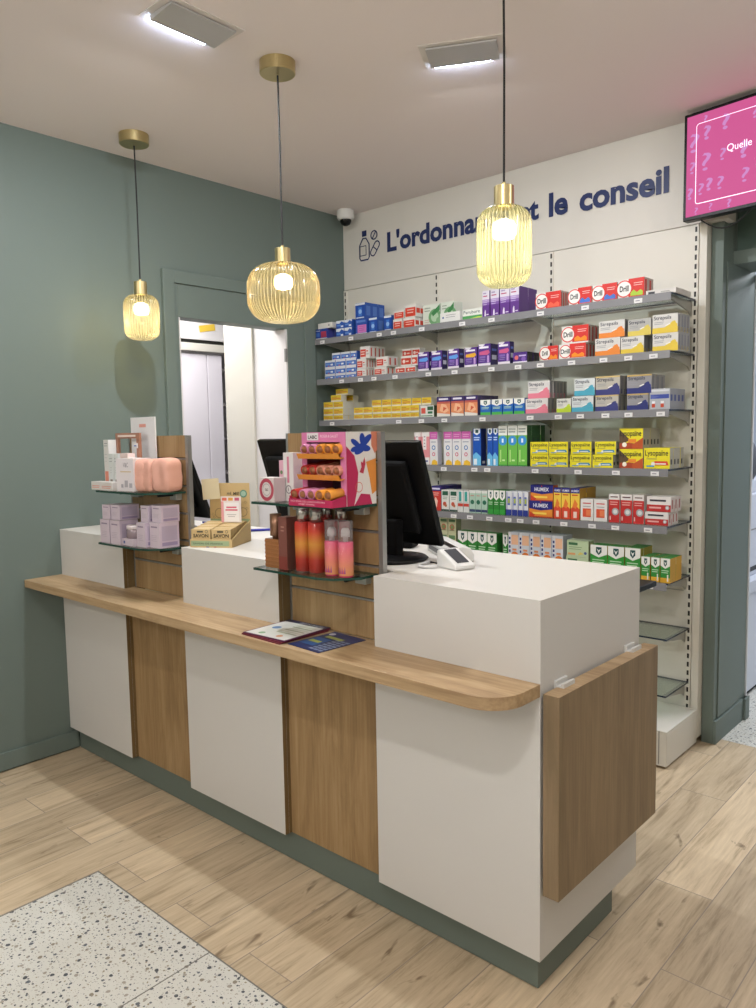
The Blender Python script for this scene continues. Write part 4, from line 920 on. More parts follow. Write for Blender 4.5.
    if n == 'shield_green': return shield(w, d, h, '#2f8034', '#3a9a40')
    if n == 'shield_green_wide': return shield(w, d, h, '#35913a', '#7fb842', side='#a9983a')
    if n == 'shield_gold': return shield(w, d, h, '#33893a', '#d9a637', side='#c2952f').R(.7, .84, .06, .34, '#dfe0da')
    if n == 'navy_strip': return Carton(w, d, h, '#d6d8de').R(.12, .24, .05, .95, '#3c4a96').R(.3, .75, .42, .78, '#5567ae').R(0, 1, 0, .24, '#333f8e').R(.35, .7, .5, .7, '#a8b84e')
    if n == 'cold_orange': return Carton(w, d, h, '#e08c38', side='#c96a34', top='#2d2a72').P([(0, 1), (0, .52), (.5, .42), (1, .52), (1, 1)], '#272a78').T('HUMEX', .18, .82, .60, .84, '#dcdde8', .03).R(.15, .75, .18, .30, '#f0cf5c').P([(0, .0), (0, .35), (.25, .15), (.2, 0)], '#c8442f').R(0, 1, 0, .06, '#b8402e').C(.5, .93, .04, '#cf4636')
    if n == 'cold_tall': return Carton(w, d, h, '#e6c24a', side='#b78a30', top='#2d2a72').R(0, 1, .84, 1, '#272a78').T('HUMEX', .08, .92, .88, .95, '#dcdde8', .02).P([(0, 0), (0, .34), (.5, .46), (1, .34), (1, 0)], '#cf4a32').P([(.2, .4), (.45, .66), (.8, .5), (.6, .34)], '#e07a38').R(.32, .7, .05, .25, '#e8d0c4').lines(.15, .8, .76, 1, .1, '#c8442f', .04)
    if n == 'white_orange': return Carton(w, d, h, '#dbd8d6', side='#d3d0ce').lines(.18, .82, .78, 1, .1, '#c23b3b', .05).R(.18, .82, .16, .56, '#cc5136').R(.45, .8, .22, .5, '#d97a4e').lines(.2, .8, .64, 1, .1, '#8f8f98', .03)
    if n == 'red_tall': return Carton(w, d, h, '#b8302f', side='#d2cecc', top='#dad6d4').R(0, 1, .80, 1, '#dad6d4').lines(.15, .85, .88, 1, .1, '#55343a', .04).lines(.12, .85, .70, 2, .08, '#e0a8a4', .03).C(.62, .38, .13, '#9aa0a4', '#cfd2d2', .6).R(.1, .2, .08, .22, '#e0c8c4')
    if n == 'red_wide': return Carton(w, d, h, '#dad6d4', side='#cfc6c2').R(0, 1, 0, .46, '#b3302f').lines(.12, .8, .68, 1, .1, '#3e3a44', .13).R(.1, .6, .2, .32, '#dfa8a4').C(.86, .28, .14, '#a3a8ac', '#d8dada', .6).side(.3, .6, .2, .8, '#a8605a')
    if n == 'herb_beige': return Carton(w, d, h, '#c2c4a0', side='#8d9274').C(.5, .4, .2, '#b4715a', '#7f9a62', .6).R(.1, .9, .74, .92, '#5e7f58').lines(.2, .8, .16, 1, .1, '#7c7f62', .05)
    if n == 'letter_orange': 
        c = Carton(w, d, h, '#cfd4de', side='#b9c0cf', top='#cdd2dc')
        c.R(0, .26, 0, 1, '#dfe1e6')
        for i in range(6): c.R(.06, .22, .12 + i * .13, .20 + i * .13, '#333d7c')
        c.R(.30, .95, .62, .92, '#e2b493').C(.62, .28, .13, '#d97a34').R(.30, .95, .0, .14, '#9db7d8').R(.4, .8, .44, .5, '#d98e62'); return c
    if n == 'pale_green': return Carton(w, d, h, '#b9cba6', side='#a8b896', top='#c9d2bd').R(.08, .5, .70, .86, '#3f6f4a').lines(.1, .7, .56, 2, .12, '#7f9a74', .04).C(.86, .25, .09, '#4a5f8e').P([(.5, .1), (.62, .3), (.8, .2)], '#d2c46a').R(.06, .4, .1, .22, '#d9a06a')
    raise ValueError(n)

DESC = {
 'blue_flat': 'blue and red flat carton', 'white_slim': 'slim plain white carton', 'blue_wave': 'small blue carton with white wave', 'blue_pink': 'blue carton with pink square',
 'blue_tall': 'upright royal blue carton', 'red_block': 'small red and white carton', 'green_leaf': 'large pale carton with green circles', 'white_note': 'low white carton leaning before green circles',
 'perubore': 'white carton with green stripe', 'purple_tall': 'tall purple carton with white top', 'drill_red': 'red carton with round logo', 'drill_blue': 'red carton with round logo and blue patch',
 'drill_green': 'red carton with round logo and lime patch', 'drill_orange': 'red round-logo carton, orange patch', 'flat_white': 'white carton lying flat',
 'blue_small': 'small blue and white carton', 'red_tag': 'white carton with red block', 'red_cross': 'red carton with pale bars', 'night_blue': 'purple carton with blue swoosh',
 'night_yellow': 'purple carton with yellow swoosh', 'night_pink': 'purple carton with pink swoosh', 'night_small': 'low purple carton', 'lozenge_orange': 'grey lozenge carton with orange base',
 'lozenge_yellow': 'grey lozenge carton with yellow base', 'lozenge_grey': 'dark grey lozenge carton, yellow base', 'lozenge_pink': 'lozenge carton with pink base', 'lozenge_lime': 'lozenge carton with lime base',
 'lozenge_teal': 'lozenge carton with teal base', 'lozenge_gold': 'beige lozenge carton with navy base', 'lozenge_navy': 'dark grey lozenge carton, navy base', 'yellow_small': 'small yellow carton',
 'green_cross': 'white carton with green blocks', 'orange_dusk': 'orange carton with dark purple top', 'shield_blue': 'blue carton with white shield', 'capsule_grey': 'grey carton with two red capsules',
 'rose_stripe': 'rose carton with white stripe', 'magenta_top': 'white carton with magenta top', 'sky_shield': 'tall blue carton with white shield', 'green_tall': 'tall green carton with blue disc',
 'throat_yellow': 'yellow carton with dark lettering', 'throat_brown': 'yellow and brown carton', 'throat_red': 'yellow carton with red patch', 'night_red': 'red carton with navy top',
 'herb_white': 'white carton with dark green header', 'teal_white': 'white carton with teal and red bands', 'mint_wide': 'mint green carton', 'shield_green': 'green carton with white shield',
 'shield_green_wide': 'wide green carton with white shield', 'shield_gold': 'small green and gold carton', 'navy_strip': 'slim white carton with navy base', 'cold_orange': 'orange and navy flat carton',
 'cold_tall': 'tall yellow carton with navy top', 'white_orange': 'white carton with orange square', 'red_tall': 'tall red carton with white top', 'red_wide': 'wide red and white carton',
 'herb_beige': 'small beige herbal carton', 'letter_orange': 'pale carton with vertical lettering', 'pale_green': 'pale green carton'}
ORD = ['first', 'second', 'third', 'fourth', 'fifth', 'sixth', 'seventh', 'eighth', 'ninth', 'tenth']
SHN = {1: 'top shelf', 2: 'second shelf', 3: 'third shelf', 4: 'fourth shelf', 5: 'fifth shelf', 6: 'sixth shelf'}
LAY = ['bottom', 'second', 'third', 'fourth', 'fifth']
for sh, rows in SHELF_STOCK.items():
    cols = {}                                   # left-to-right count of each kind and layer
    nlay = {}
    for r in rows: nlay[r[0]] = max(nlay.get(r[0], 0), r[8])
    tot = {}
    for r in rows: tot[(r[0], r[8])] = tot.get((r[0], r[8]), 0) + 1
    for (n, cx, w, h, z0, yf, d, cnt, ly) in rows:
        cols[(n, ly)] = cols.get((n, ly), 0) + 1; ci = cols[(n, ly)]
        first = style(n, w, d - .001, h - .0006).q.build('medicine_carton', loc=(cx, yf, z0 + .0004), rz=math.radians(random.uniform(-1.2, .4)) * (0 if ly or cnt > 1 else 1))
        for k in range(cnt):
            o = first if k == 0 else first.copy()
            if k: COL.objects.link(o)
            o.location = (cx + (random.uniform(-.002, .002) if k else 0), yf + k * d, z0 + .0004)
            bits = [DESC[n]]
            if tot[(n, ly)] > 1: bits.append('leftmost' if ci == 1 else ORD[ci - 1] + ' from left')
            if nlay[n] > 0: bits.append(LAY[ly] + ' layer')
            if cnt > 1: bits.append('frontmost' if k == 0 else ORD[k] + ' from front')
            bits.append(SHN[sh])
            tag(o, ', '.join(bits), 'box', 'medicine cartons on the ' + SHN[sh])

# ================================================================== ITEMS ON THE LEFT TOWER
ZU, ZL = 1.3185, 1.0985
def carton(label, x0, x1, y0, y1, z0, h, base, deco=None, name='cosmetic_box', cat='box', group=None, rz=0.0, **kw):
    c = Carton(x1 - x0, y1 - y0, h, base, **kw)
    if deco: deco(c)
    o = c.q.build(name, loc=((x0 + x1) / 2, y0, z0 + .0004), rz=rz); return tag(o, label, cat, group)
peach = lambda c: c.lines(.1, .9, .45, 2, .2, '#d88f7c', .08)
carton('low white carton with peach print at left end of upper shelf', .535, .612, -.105, -.06, ZU, .034, '#dad5d2', peach, group='small skincare boxes')
carton('low white carton with peach print beside the peach pouch', .618, .712, -.108, -.064, ZU, .034, '#dcd7d4', peach, group='small skincare boxes')
carton('tall white skincare carton with coral patch on upper left shelf', .548, .588, -.048, -.012, ZU, .208, '#dad8d6', lambda c: c.lines(.15, .8, .92, 2, .05, '#8a8e90', .015).R(.1, .8, .1, .36, '#dd8d78').lines(.2, .7, .7, 3, .07, '#b5b7b8', .01), group='small skincare boxes')
tubed = lambda c: c.lines(.2, .8, .85, 2, .08, '#93999b', .02).R(.25, .75, .18, .28, '#8a8078').lines(.3, .7, .6, 3, .07, '#b9bcbc', .015)
carton('left of two slender white serum cartons with brown band', .596, .634, -.055, -.02, ZU, .150, '#d5d9d8', tubed, group='small skincare boxes')
carton('right of two slender white serum cartons with brown band', .638, .674, -.055, -.02, ZU, .150, '#d5d9d8', tubed, group='small skincare boxes')
carton('pale pink skincare carton standing behind the peach pouch', .682, .742, -.05, -.015, ZU, .152, '#e0cdc9', lambda c: c.lines(.2, .7, .85, 1, .1, '#caa9a4', .03), group='small skincare boxes')
# brown tester frame
q = MB(); fb = mat('copper_brown_frame', '#a0715c', .4)
q.box(.0, .018, 0, .012, 0, .235, fb).box(.165, .185, 0, .012, 0, .235, fb).box(.018, .165, 0, .012, .212, .235, fb).box(.018, .165, 0, .012, 0, .02, fb)
q.box(.02, .16, -.0008, 0, .219, .227, K('#e6d8cf')); 
q.box(.142, .176, -.002, -.0003, .172, .192, PAPER).box(.150, .168, -.0025, -.002, .179, .184, K('#4f6fae'))
tag(q.build('tester_frame', loc=(.582, -.010, ZU + .0004)), 'copper brown display frame with small price label on upper left shelf', 'display frame')
# white brand card
c = Carton(.185, .006, .300, '#dcdcde')
c.lines(.36, .64, .86, 1, .1, '#d99a8c', .045).R(.28, .8, .28, .42, '#cfc6c4')
tag(c.q.build('display_card', loc=(.725, .035, ZU + .0004)), 'tall white display card behind the peach pouch', 'card')
# terry pouch with paper wrap
terry = mat('peach_terry', '#dba898', .95, spec=.1); nt, N, Lk, b = nodes(terry)
tc = N.new('ShaderNodeTexCoord'); vz = N.new('ShaderNodeTexNoise'); vz.inputs['Scale'].default_value = 420; vz.inputs['Detail'].default_value = 2; Lk.new(tc.outputs['Object'], vz.inputs['Vector'])
bp = N.new('ShaderNodeBump'); bp.inputs['Strength'].default_value = .6; bp.inputs['Distance'].default_value = .003; Lk.new(vz.outputs['Fac'], bp.inputs['Height']); Lk.new(bp.outputs[0], b.inputs['Normal'])
t = thing('gift_pouch', 'peach terry towelling pouch in a white paper band on upper shelf', 'pouch', (.752, -.108, ZU + .0004), math.radians(13))
def pillow(x0, x1, d, h, pinch=.02, seed=0):
    """soft padded block"""
    q = MB(); nx, nz, ny = 14, 12, 10; rnd = random.Random(seed)
    bm = bmesh.new(); bmesh.ops.create_cube(bm, size=1); bmesh.ops.subdivide_edges(bm, edges=bm.edges[:], cuts=11, use_grid_fill=True)
    for v in bm.verts:
        x, y, z = v.co * 2
        n = (abs(x) ** 5 + abs(y) ** 5 + abs(z) ** 5) ** (1 / 5); k = 1 / n
        x, y, z = x * k, y * k, z * k
        wv = .02 * math.sin(5 * x + 3 * z + seed) + .015 * math.sin(9 * z - 4 * x)
        x2 = (x0 + x1) / 2 + x * (x1 - x0) / 2 * (1 + wv); y2 = d / 2 + y * d / 2 * (1 - .05 * math.cos(3 * x) + wv - pinch * 4 * math.exp(-(x * 3.2) ** 2)); z2 = h / 2 + z * h / 2 * (1 + wv * .5)
        v.co = (x2, y2, max(z2, 0.0))
    V = [tuple(v.co) for v in bm.verts]; bm.verts.index_update(); F = [tuple(v.index for v in f.verts) for f in bm.faces]; bm.free()
    q.add(V, F, terry, True); return q
pillow(.0, .150, .085, .128, .0, 1).build('pouch_body', t)
pillow(.100, .188, .09, .130, .02, 2).build('pouch_fold', t)
pillow(.182, .278, .09, .134, .02, 5).build('pouch_fold', t)
c = MB(); c.prism([(.002, -.004), (.100, -.006), (.100, .09), (.002, .09)], .001, .133, mat('paper_band', '#dcd6da', .55))
for x, z0, z1, w in ((.050, .018, .045, .018), (.075, .016, .034, .016), (.030, .016, .03, .012)): c.flat([(0, 0), (w, 0), (w, z1 - z0), (0, z1 - z0)], (x, -.0068, z0), (1, 0, 0), (0, 0, 1), K('#a9a6ae'))
c.text('V&C', (.045, -.0068, .098), (1, 0, 0), (0, 0, 1), .028, .018, K('#7d7a86')); c.flat([(0, 0), (.06, 0), (.06, .004), (0, .004)], (.028, -.0068, .078), (1, 0, 0), (0, 0, 1), K('#c9b48a'))
c.build('paper_band', t)
# lilac cream boxes on the lower glass
LIL = '#cdbfcb'
lil_d = lambda c: (c.lines(.15, .8, .80, 1, .1, '#8f7f96', .06).lines(.15, .75, .48, 4, .07, '#b3a5b4', .018), c.side(.12, .9, .28, .86, '#b3a6bd'), c.side(.12, .9, .08, .22, '#9a8cae'))
LB = 'lilac face cream boxes on the left tower'
def lb(label, x0, x1, y0, z0, h, d=.085): return carton(label, x0, x1, y0, y0 + d, z0, h, LIL, lil_d, group=LB, side='#c6b7c8', top='#a597a2')
lb('lilac cream box at the left end of the lower shelf', .598, .672, -.108, ZL, .098)
lb('lilac cream box in bottom layer touching the jar stand', .677, .750, -.106, ZL, .098)
lb('smaller lilac cream box stacked above the leftmost box', .606, .668, -.100, ZL + .0990, .060)
lb('smaller lilac cream box with dark side above the jar', .676, .742, -.098, ZL + .0990, .062, .09)
lb('lilac cream box just right of the open jar', .850, .912, -.088, ZL, .098)
lb('rightmost lilac cream box in the bottom layer', .917, .985, -.070, ZL, .100, .09)
lb('smaller lilac cream box stacked left on right pair', .860, .912, -.072, ZL + .0990, .066)
lb('smaller lilac cream box stacked at the right end', .922, .985, -.060, ZL + .1010, .066, .085)
t = thing('cream_jar_stand', 'lilac paper stand with small blue square holding the cream jar', 'display stand', (.757, -.100, ZL + .0004))
MB().box(0, .088, 0, .085, 0, .028, K(LIL)).box(.010, .022, -.0006, 0, .008, .019, K('#3d4a86')).build('tray', t, bevel=.001)
t = thing('cream_jar', 'open display jar of face cream with white lid and grey lilac glass', 'jar', (.800, -.062, ZL + .029))
MB().lathe([(0, 0), (.034, 0), (.037, .004), (.037, .034), (.034, .038), (0, .038)], mat('lilac_jar_glass', '#8a7a80', .12, spec=.7), 36).build('jar_body', t)
MB().lathe([(0, .038), (.036, .038), (.036, .051), (.034, .053), (0, .053)], K('#d8cdd0'), 36).build('lid', t)

# ================================================================== ITEMS ON THE COUNTER TOP
# soap display
kraft = mat('kraft_card', '#c9ae7c', .7); kraft2 = mat('kraft_inside', '#b89c6c', .75); mintp = K('#98ab86')
t = thing('soap_display', 'kraft cardboard counter display with mint strip for wrapped soaps', 'display', (1.134, .064, ZT + .0004), math.radians(30))
# local: front -y, width .185 (x), depth .20
q = MB(); w2 = .088
q.box(-w2, w2, 0, .004, 0, .032, kraft).box(-w2, w2, .004, .20, 0, .004, kraft2)
for s_ in (-1, 1):
    xx = s_ * w2; a, b_ = (xx - .003, xx) if s_ > 0 else (xx, xx + .003)
    q.prism([(0.004, .004), (.20, .004), (.20, .085), (.15, .075), (0.004, .032)], a, b_, kraft, axis='x')
q.box(-w2 + .004, w2 - .012, -.0006, 0, .006, .026, mintp)
q.text('SAVON DE FRANCE', (-.075, -.0012, .012), (1, 0, 0), (0, 0, 1), .125, .007, K('#5b6b50'), .02)
q.box(-.02, -.008, -.0006, 0, .0005, .0035, K('#2f3f8e')).box(.012, .022, -.0006, 0, .0005, .0035, K('#b8413a'))
q.build('tray', t)
q = MB(); q.box(-w2, w2, .198, .202, 0, .240, kraft)
q.box(-w2 + .002, w2 - .002, .1972, .198, .075, .092, mintp)
q.flat(circ(.062, .196, .016), (0, .1970, 0), (1, 0, 0), (0, 0, 1), K('#5f8f7c')); q.flat(circ(.062, .196, .011), (0, .1967, 0), (1, 0, 0), (0, 0, 1), K('#9ab8a4'))
for (x, z, w, h) in ((-.01, .192, .018, .012), (.018, .190, .026, .013)): q.text('ml' if w < .02 else 'MIE', (x, .1968, z), (1, 0, 0), (0, 0, 1), w, h, K('#4c4a3c'), .02)
for cx, cz, r_ in ((-.045, .115, .020), (.058, .120, .018)):
    ring2(q, circ(cx, cz, r_, 20), .0018, .1965, K('#6b6248'))
for cx, cz in ((-.075, .11), (-.07, .098), (.075, .135), (.07, .16)): ring2(q, [(cx - .006, cz), (cx, cz + .005), (cx + .007, cz - .002), (cx, cz - .004)], .0012, .1965, K('#6b6248'))
q.build('back_card', t)
t2 = thing('paper_notice', 'small pink and white notice standing against the soap display', 'notice', (1.094, .197, ZT + .085), math.radians(30))
q = MB(); q.box(-.043, .043, 0, .002, 0, .105, K('#e2dada')); q.box(-.030, .034, -.0006, 0, .004, .080, K('#ece9ea')); 
for i, (cc) in enumerate(('#d8705a', '#e0a24c', '#c95f7c')): q.box(-.038 + i * .027, -.018 + i * .027, -.0006, 0, .088, .100, K(cc))
q.box(-.02, .024, -.0012, -.0006, .058, .064, K('#cf6078')).box(-.024, .028, -.0012, -.0006, .047, .053, K('#cf6078')).box(-.018, .022, -.0012, -.0006, .030, .033, K('#b9b6bb')).box(-.014, .016, -.0012, -.0006, .022, .025, K('#b9b6bb')).box(-.043, -.032, -.0006, 0, 0, .085, K('#dd9ea4'))
q.build('sheet', t2)
tag(MB().box(-.038, .038, 0, .0015, 0, .085, mat('beige_note', '#ddd0ae', .7)).build('beige_note', loc=(.986, .182, ZT + .175), rz=math.radians(30)), 'beige paper note fixed to the top left of the soap display', 'note').rotation_euler[1] = math.radians(-4)
SC = 'wrapped soaps in the kraft display'
c0 = None
for j in range(2):
    for i in range(6):
        xl = -.046 + j * .085; yl = .010 + i * .029
        ca_, sa_ = math.cos(math.radians(30)), math.sin(math.radians(30))
        P_ = (1.134 + xl * ca_ - yl * sa_, .064 + xl * sa_ + yl * ca_, ZT + .0052 + .0)
        if c0 is None:
            c = Carton(.080, .027, .066, '#ccb180', side='#c4a877', top='#d9c294')
            c.T('SAVON', .10, .90, .50, .72, '#3a3526', .03).lines(.15, .85, .10, 1, .1, '#6b6248', .06).lines(.3, .62, .80, 1, .1, '#4c4a3c', .10).C(.80, .86, .09, '#5c5a4a', '#ccb180', .7)
            o = c.q.build('soap_bar', bevel=0); c0 = o
        else:
            o = c0.copy(); COL.objects.link(o)
        o.location = (P_[0], P_[1], P_[2] + i * .0028); o.rotation_euler = (0, 0, math.radians(30))
        tag(o, 'kraft wrapped soap in the %s column, %s' % ('left' if j == 0 else 'right', 'front one with visible lettering' if i == 0 else ORD[i] + ' from the front'), 'soap', SC)
# monitors, seen from behind
def monitor(label, xr, w, yb, base_x, base_y, z0=1.155, z1=1.505, lean=.115, foot=True):
    t = thing('computer_monitor', label, 'monitor', (base_x, base_y, ZT + .0004), group='computer monitors on the counter')
    L0 = lambda x, y, z: (x - base_x, y - base_y, z - ZT)
    q = MB(); th = .022
    n = Vector((0, (z1 - z0), lean)).normalized()    # outward to +y (screen side)
    def slab(x0, x1, za, zb, off0, off1, m, qq):
        def P(x, z, off):
            k = (z - z0) / (z1 - z0); y = yb - lean * k; return Vector(L0(x, y, z)) + n * off
        V = [P(x, z, o_) for o_ in (off0, off1) for x, z in ((x0, za), (x1, za), (x1, zb), (x0, zb))]
        qq.add([tuple(v) for v in V], [(0, 1, 2, 3), (7, 6, 5, 4), (1, 0, 4, 5), (2, 1, 5, 6), (3, 2, 6, 7), (0, 3, 7, 4)], m); return qq
    slab(xr - w, xr, z0, z1, 0, th, BLACK, q); q.build('housing', t, bevel=.006, recalc=True)
    q = MB(); slab(xr - w + .05, xr - .06, z0 + .05, z1 - .06, -.03, .0005, BLACKM, q); q.build('rear_cover', t, bevel=.012, recalc=True)
    q = MB(); slab(xr - w + .01, xr - .01, z0 + .015, z1 - .01, th, th + .001, mat('screen_glass', '#15171b', .1), q); q.build('screen', t, recalc=True)
    MB().box(-.035, .035, -.02, .02, .012, .14, BLACKM).build('stand_neck', t, bevel=.006)
    MB().lathe([(0, 0), (.118, 0), (.125, .006), (.118, .012), (.04, .018), (0, .018)], BLACK, 40).build('stand_foot', t)
    return t
monitor('black computer monitor right of the pink lip care display', 2.045, .38, .355, 1.895, .27, z0=1.145, lean=.125)
monitor('black computer monitor seen between the kraft soap display and right tower', 1.640, .450, .375, 1.43, .30, z0=1.16, z1=1.515)
monitor('black computer monitor mostly hidden behind the left tower', .722, .42, .36, .50, .30, z0=1.16, z1=1.46)
# cheque reader and card terminal
t = thing('cheque_reader', 'long white document reader with black slot on the worktop', 'reader', (2.005, .452, ZT + .0004), math.radians(-38))
MB().prism([(-.045, 0), (.045, 0), (.045, .024), (.032, .046), (.004, .052), (-.035, .040), (-.045, .032)], -.15, .15, WPLAS, axis='x').build('body', t, bevel=.004)
MB().prism([(-.026, .0435), (-.010, .0478), (-.010, .0488), (-.026, .0445)], -.13, .14, BLACK, axis='x').build('slot', t)
MB().box(-.12, .12, -.0462, -.0448, .010, .026, mat('reader_grey', '#6c6c70', .4)).build('front_strip', t)
t = thing('card_terminal', 'white card terminal with sloping black keypad on the worktop', 'card terminal', (2.172, .262, ZT + .0004), math.radians(-108))
MB().prism([(-.055, 0), (.050, 0), (.053, .014), (.042, .020), (-.042, .058), (-.055, .055)], -.038, .038, WPLAS, axis='x').build('body', t, bevel=.005)
q = MB(); q.prism([(-.034, .0550), (.038, .0225), (.038, .0245), (-.034, .0570)], -.022, .022, mat('terminal_dark', '#3a3c42', .3), axis='x'); q.build('keypad', t)
q = MB(); q.prism([(-.053, .0560), (-.043, .0585), (-.043, .0595), (-.053, .057)], -.03, .03, mat('terminal_lilac', '#b9b6c6', .3), axis='x'); q.build('card_slot', t)
tag(MB().tube([(2.028, .30, ZT + .006), (2.045, .285, ZT + .006), (2.055, .255, ZT + .006), (2.058, .22, ZT + .006), (2.072, .195, ZT + .006), (2.095, .188, ZT + .006), (2.118, .205, ZT + .006), (2.126, .222, ZT + .006)], .005, mat('white_cable', '#c9c9c9', .5), 8).build('white_cable'), 'white cable looping across the worktop from monitor foot to card terminal', 'cable')
tag(MB().tube([(2.05, .285, ZT + .004), (2.08, .28, ZT + .004), (2.11, .275, ZT + .004)], .0028, CABLE, 8).build('black_cable'), 'thin black cable lying between monitor foot and card terminal', 'cable')
t = thing('desk_phone', 'small black handset lying behind the right monitor', 'phone', (1.70, .50, ZT + .0004), math.radians(20))
MB().box(-.09, .09, -.04, .04, 0, .035, BLACKM).build('body', t, bevel=.008)
MB().tube([(-.08, 0, .045), (0, 0, .052), (.08, 0, .045)], .014, BLACK, 10).build('handset', t)
# blue-edged sign and cord
bb = K('#2d3f9e'); q = MB()
q.box(0, .105, 0, .004, 0, .062, PAPER).box(0, .105, -.001, 0, .054, .062, bb).box(.093, .105, -.001, 0, 0, .054, bb); q.text('3', (.045, -.0012, .012), (1, 0, 0), (0, 0, 1), .018, .032, K('#3a3a44'))
tag(q.build('counter_sign', loc=(.79, .27, ZT + .0004), rz=math.radians(5)), 'small white sign with blue border and figure between left tower and soaps', 'sign')
tag(MB().tube([(.80, .40, ZT + .007), (.87, .47, ZT + .007), (.93, .55, ZT + .007), (1.06, .575, ZT + .007), (1.2, .56, ZT + .007)], .006, K('#3238a4'), 8).build('blue_cord'), 'bright blue cord lying on the worktop behind the soap display', 'cord')

# ================================================================== ITEMS ON THE RIGHT TOWER
def deco_logo(c):
    ring2(c.q, circ(0, .5 * c.h, .38 * c.h, 30, .40 * c.h), .012, -.0012, K('#b24a5c')); ring2(c.q, circ(0, .5 * c.h, .24 * c.h, 24), .0012, -.0013, K('#7b6a70'))
    c.T('R&G', .40, .60, .44, .56, '#6a5a60')
carton('white soap box with red ring emblem at left of upper shelf', 1.640, 1.712, -.098, -.050, ZU, .078, '#d9d3d2', deco_logo, group='boxes beside the lip care display', side='#cfc4c4')
carton('narrow pink patterned box between ring emblem box and white carton', 1.662, 1.684, -.030, -.008, ZU, .132, '#d9a9bc', lambda c: (c.C(.5, .7, .05, '#6f8a62'), c.C(.4, .5, .05, '#6f8a62'), c.C(.55, .28, .05, '#6f8a62')), group='boxes beside the lip care display')
carton('tall white carton with pink column of lettering beside display', 1.700, 1.748, -.045, -.002, ZU, .158, '#dcd9d8', lambda c: (c.R(.38, .6, .38, .92, '#cf7f98'), c.C(.5, .24, .09, '#8a8088', '#dcd9d8', .75), c.T('R', .44, .56, .20, .28, '#6a6068')), group='boxes beside the lip care display')
# lip care display
CR, LP, MG = K('#b32a56'), K('#cf7aa8'), K('#c02c5a')
th0 = 0.0; OX, OY = 2.028, -.085
t = thing('lip_care_display', 'pink cardboard counter display with coral cutout pattern and two orange trays', 'display', (OX, OY, ZU + .0004), th0)
W_, D_, H_ = .190, .130, .222
q = MB()
q.box(-W_, -W_ + .003, .0, D_, 0, H_, LP).box(-.003, 0, .0, D_, 0, H_, K('#dcd8d6')).box(-W_ + .003, -.003, D_ - .003, D_, 0, H_, K('#6f5668')).box(-W_ + .003, -.003, .0, D_ - .003, H_ - .003, H_, LP).box(-W_ + .003, -.003, .0, D_ - .003, 0, .004, CR)
q.box(-W_, 0, -.002, .0, H_ - .030, H_, LP)
q.box(-.022, 0, -.002, .0, .035, H_ - .03, LP).box(-W_, -W_ + .022, -.002, .0, .035, H_ - .03, LP)
q.box(-.165, -.115, -.0026, -.002, H_ - .024, H_ - .002, PAPER); q.text('LABC', (-.160, -.003, H_ - .020), (1, 0, 0), (0, 0, 1), .040, .011, K('#33333a'), .03)
q.text('ROGER & GALLET', (-.105, -.003, H_ - .016), (1, 0, 0), (0, 0, 1), .075, .008, K('#f0dbe6'))
q.build('box', t)
# printed right cheek (plane x=0, u along +y, v up)
q = MB(); o3 = (.0006, 0, 0)
def cheek(pts, c, k=0): q.flat(pts, (.0006 + .0003 * k, 0, 0), (0, 1, 0), (0, 0, 1), K(c))
cheek([(0, .0), (D_, .0), (D_, H_), (0, H_)], '#dcd7d4')
cheek([(0, 0), (.03, 0), (.045, .05), (.05, .10), (.035, .15), (.0, .18)], '#b32a56', 1)
cheek([(.03, 0), (.11, 0), (.10, .03), (.06, .035)], '#b32a56', 2)
cheek([(.085, .13), (D_, .14), (D_, .04), (.11, .03), (.10, .08)], '#d98a3e', 1)
cheek([(.11, H_), (.15, H_), (.148, .175), (.125, .155), (.11, .18)], '#cf8066', 1)
[cheek([(cx + a * math.cos(r_) - b_ * math.sin(r_), cz + a * math.sin(r_) + b_ * math.cos(r_)) for a, b_ in circ(0, 0, ra, 18, rb)], '#24409c', 2 + .2 * i_) for i_, (cx, cz, ra, rb, r_) in enumerate([(.062, .172, .030, .014, .5), (.040, .188, .022, .009, -.5), (.088, .196, .028, .011, .6), (.070, .200, .012, .018, .1), (.084, .172, .022, .010, -.1), (.036, .170, .018, .008, .2)])]
cheek([(.055, .10), (.072, .095), (.082, .125), (.078, .145), (.070, .128), (.062, .132), (.064, .115)], '#b83a52', 3)
ringp = circ(.052, .055, .016, 18)
for i in range(18):
    a, b_ = ringp[i], ringp[(i + 1) % 18]; m_ = (.052, .055)
    cheek([a, b_, (b_[0] * .86 + m_[0] * .14, b_[1] * .86 + m_[1] * .14), (a[0] * .86 + m_[0] * .14, a[1] * .86 + m_[1] * .14)], '#cf6a5c', 3)
q.build('printed_cheek', t)
# crimson front lip (protruding) and two orange trays
q = MB(); q.box(-W_, 0, -.062, -.059, 0, .022, CR).box(-W_, -W_ + .003, -.059, -.002, 0, .030, CR).prism([(-.059, 0), (-.002, 0), (-.002, .034), (-.059, .022)], -.003, 0, CR, axis='x').box(-W_ + .003, -.003, -.059, -.002, 0, .003, CR)
q.text('NOS SOINS DES LEVRES PARFUMES', (-.180, -.0626, .012), (1, 0, 0), (0, 0, 1), .15, .0055, K('#efc6cf')); q.text('SORBET VITAMINE', (-.145, -.0626, .004), (1, 0, 0), (0, 0, 1), .07, .005, K('#efc6cf'))
q.build('front_lip', t)
for z in (.078, .142):
    q = MB(); og = K('#d98f3a')
    q.prism([(-.022, z), (-.030, z + .016), (-.027, z + .016), (-.019, z + .003), (D_ - .004, z + .018), (D_ - .004, z + .014)], -W_ + .004, -.006, og, axis='x'); q.build('tray', t)
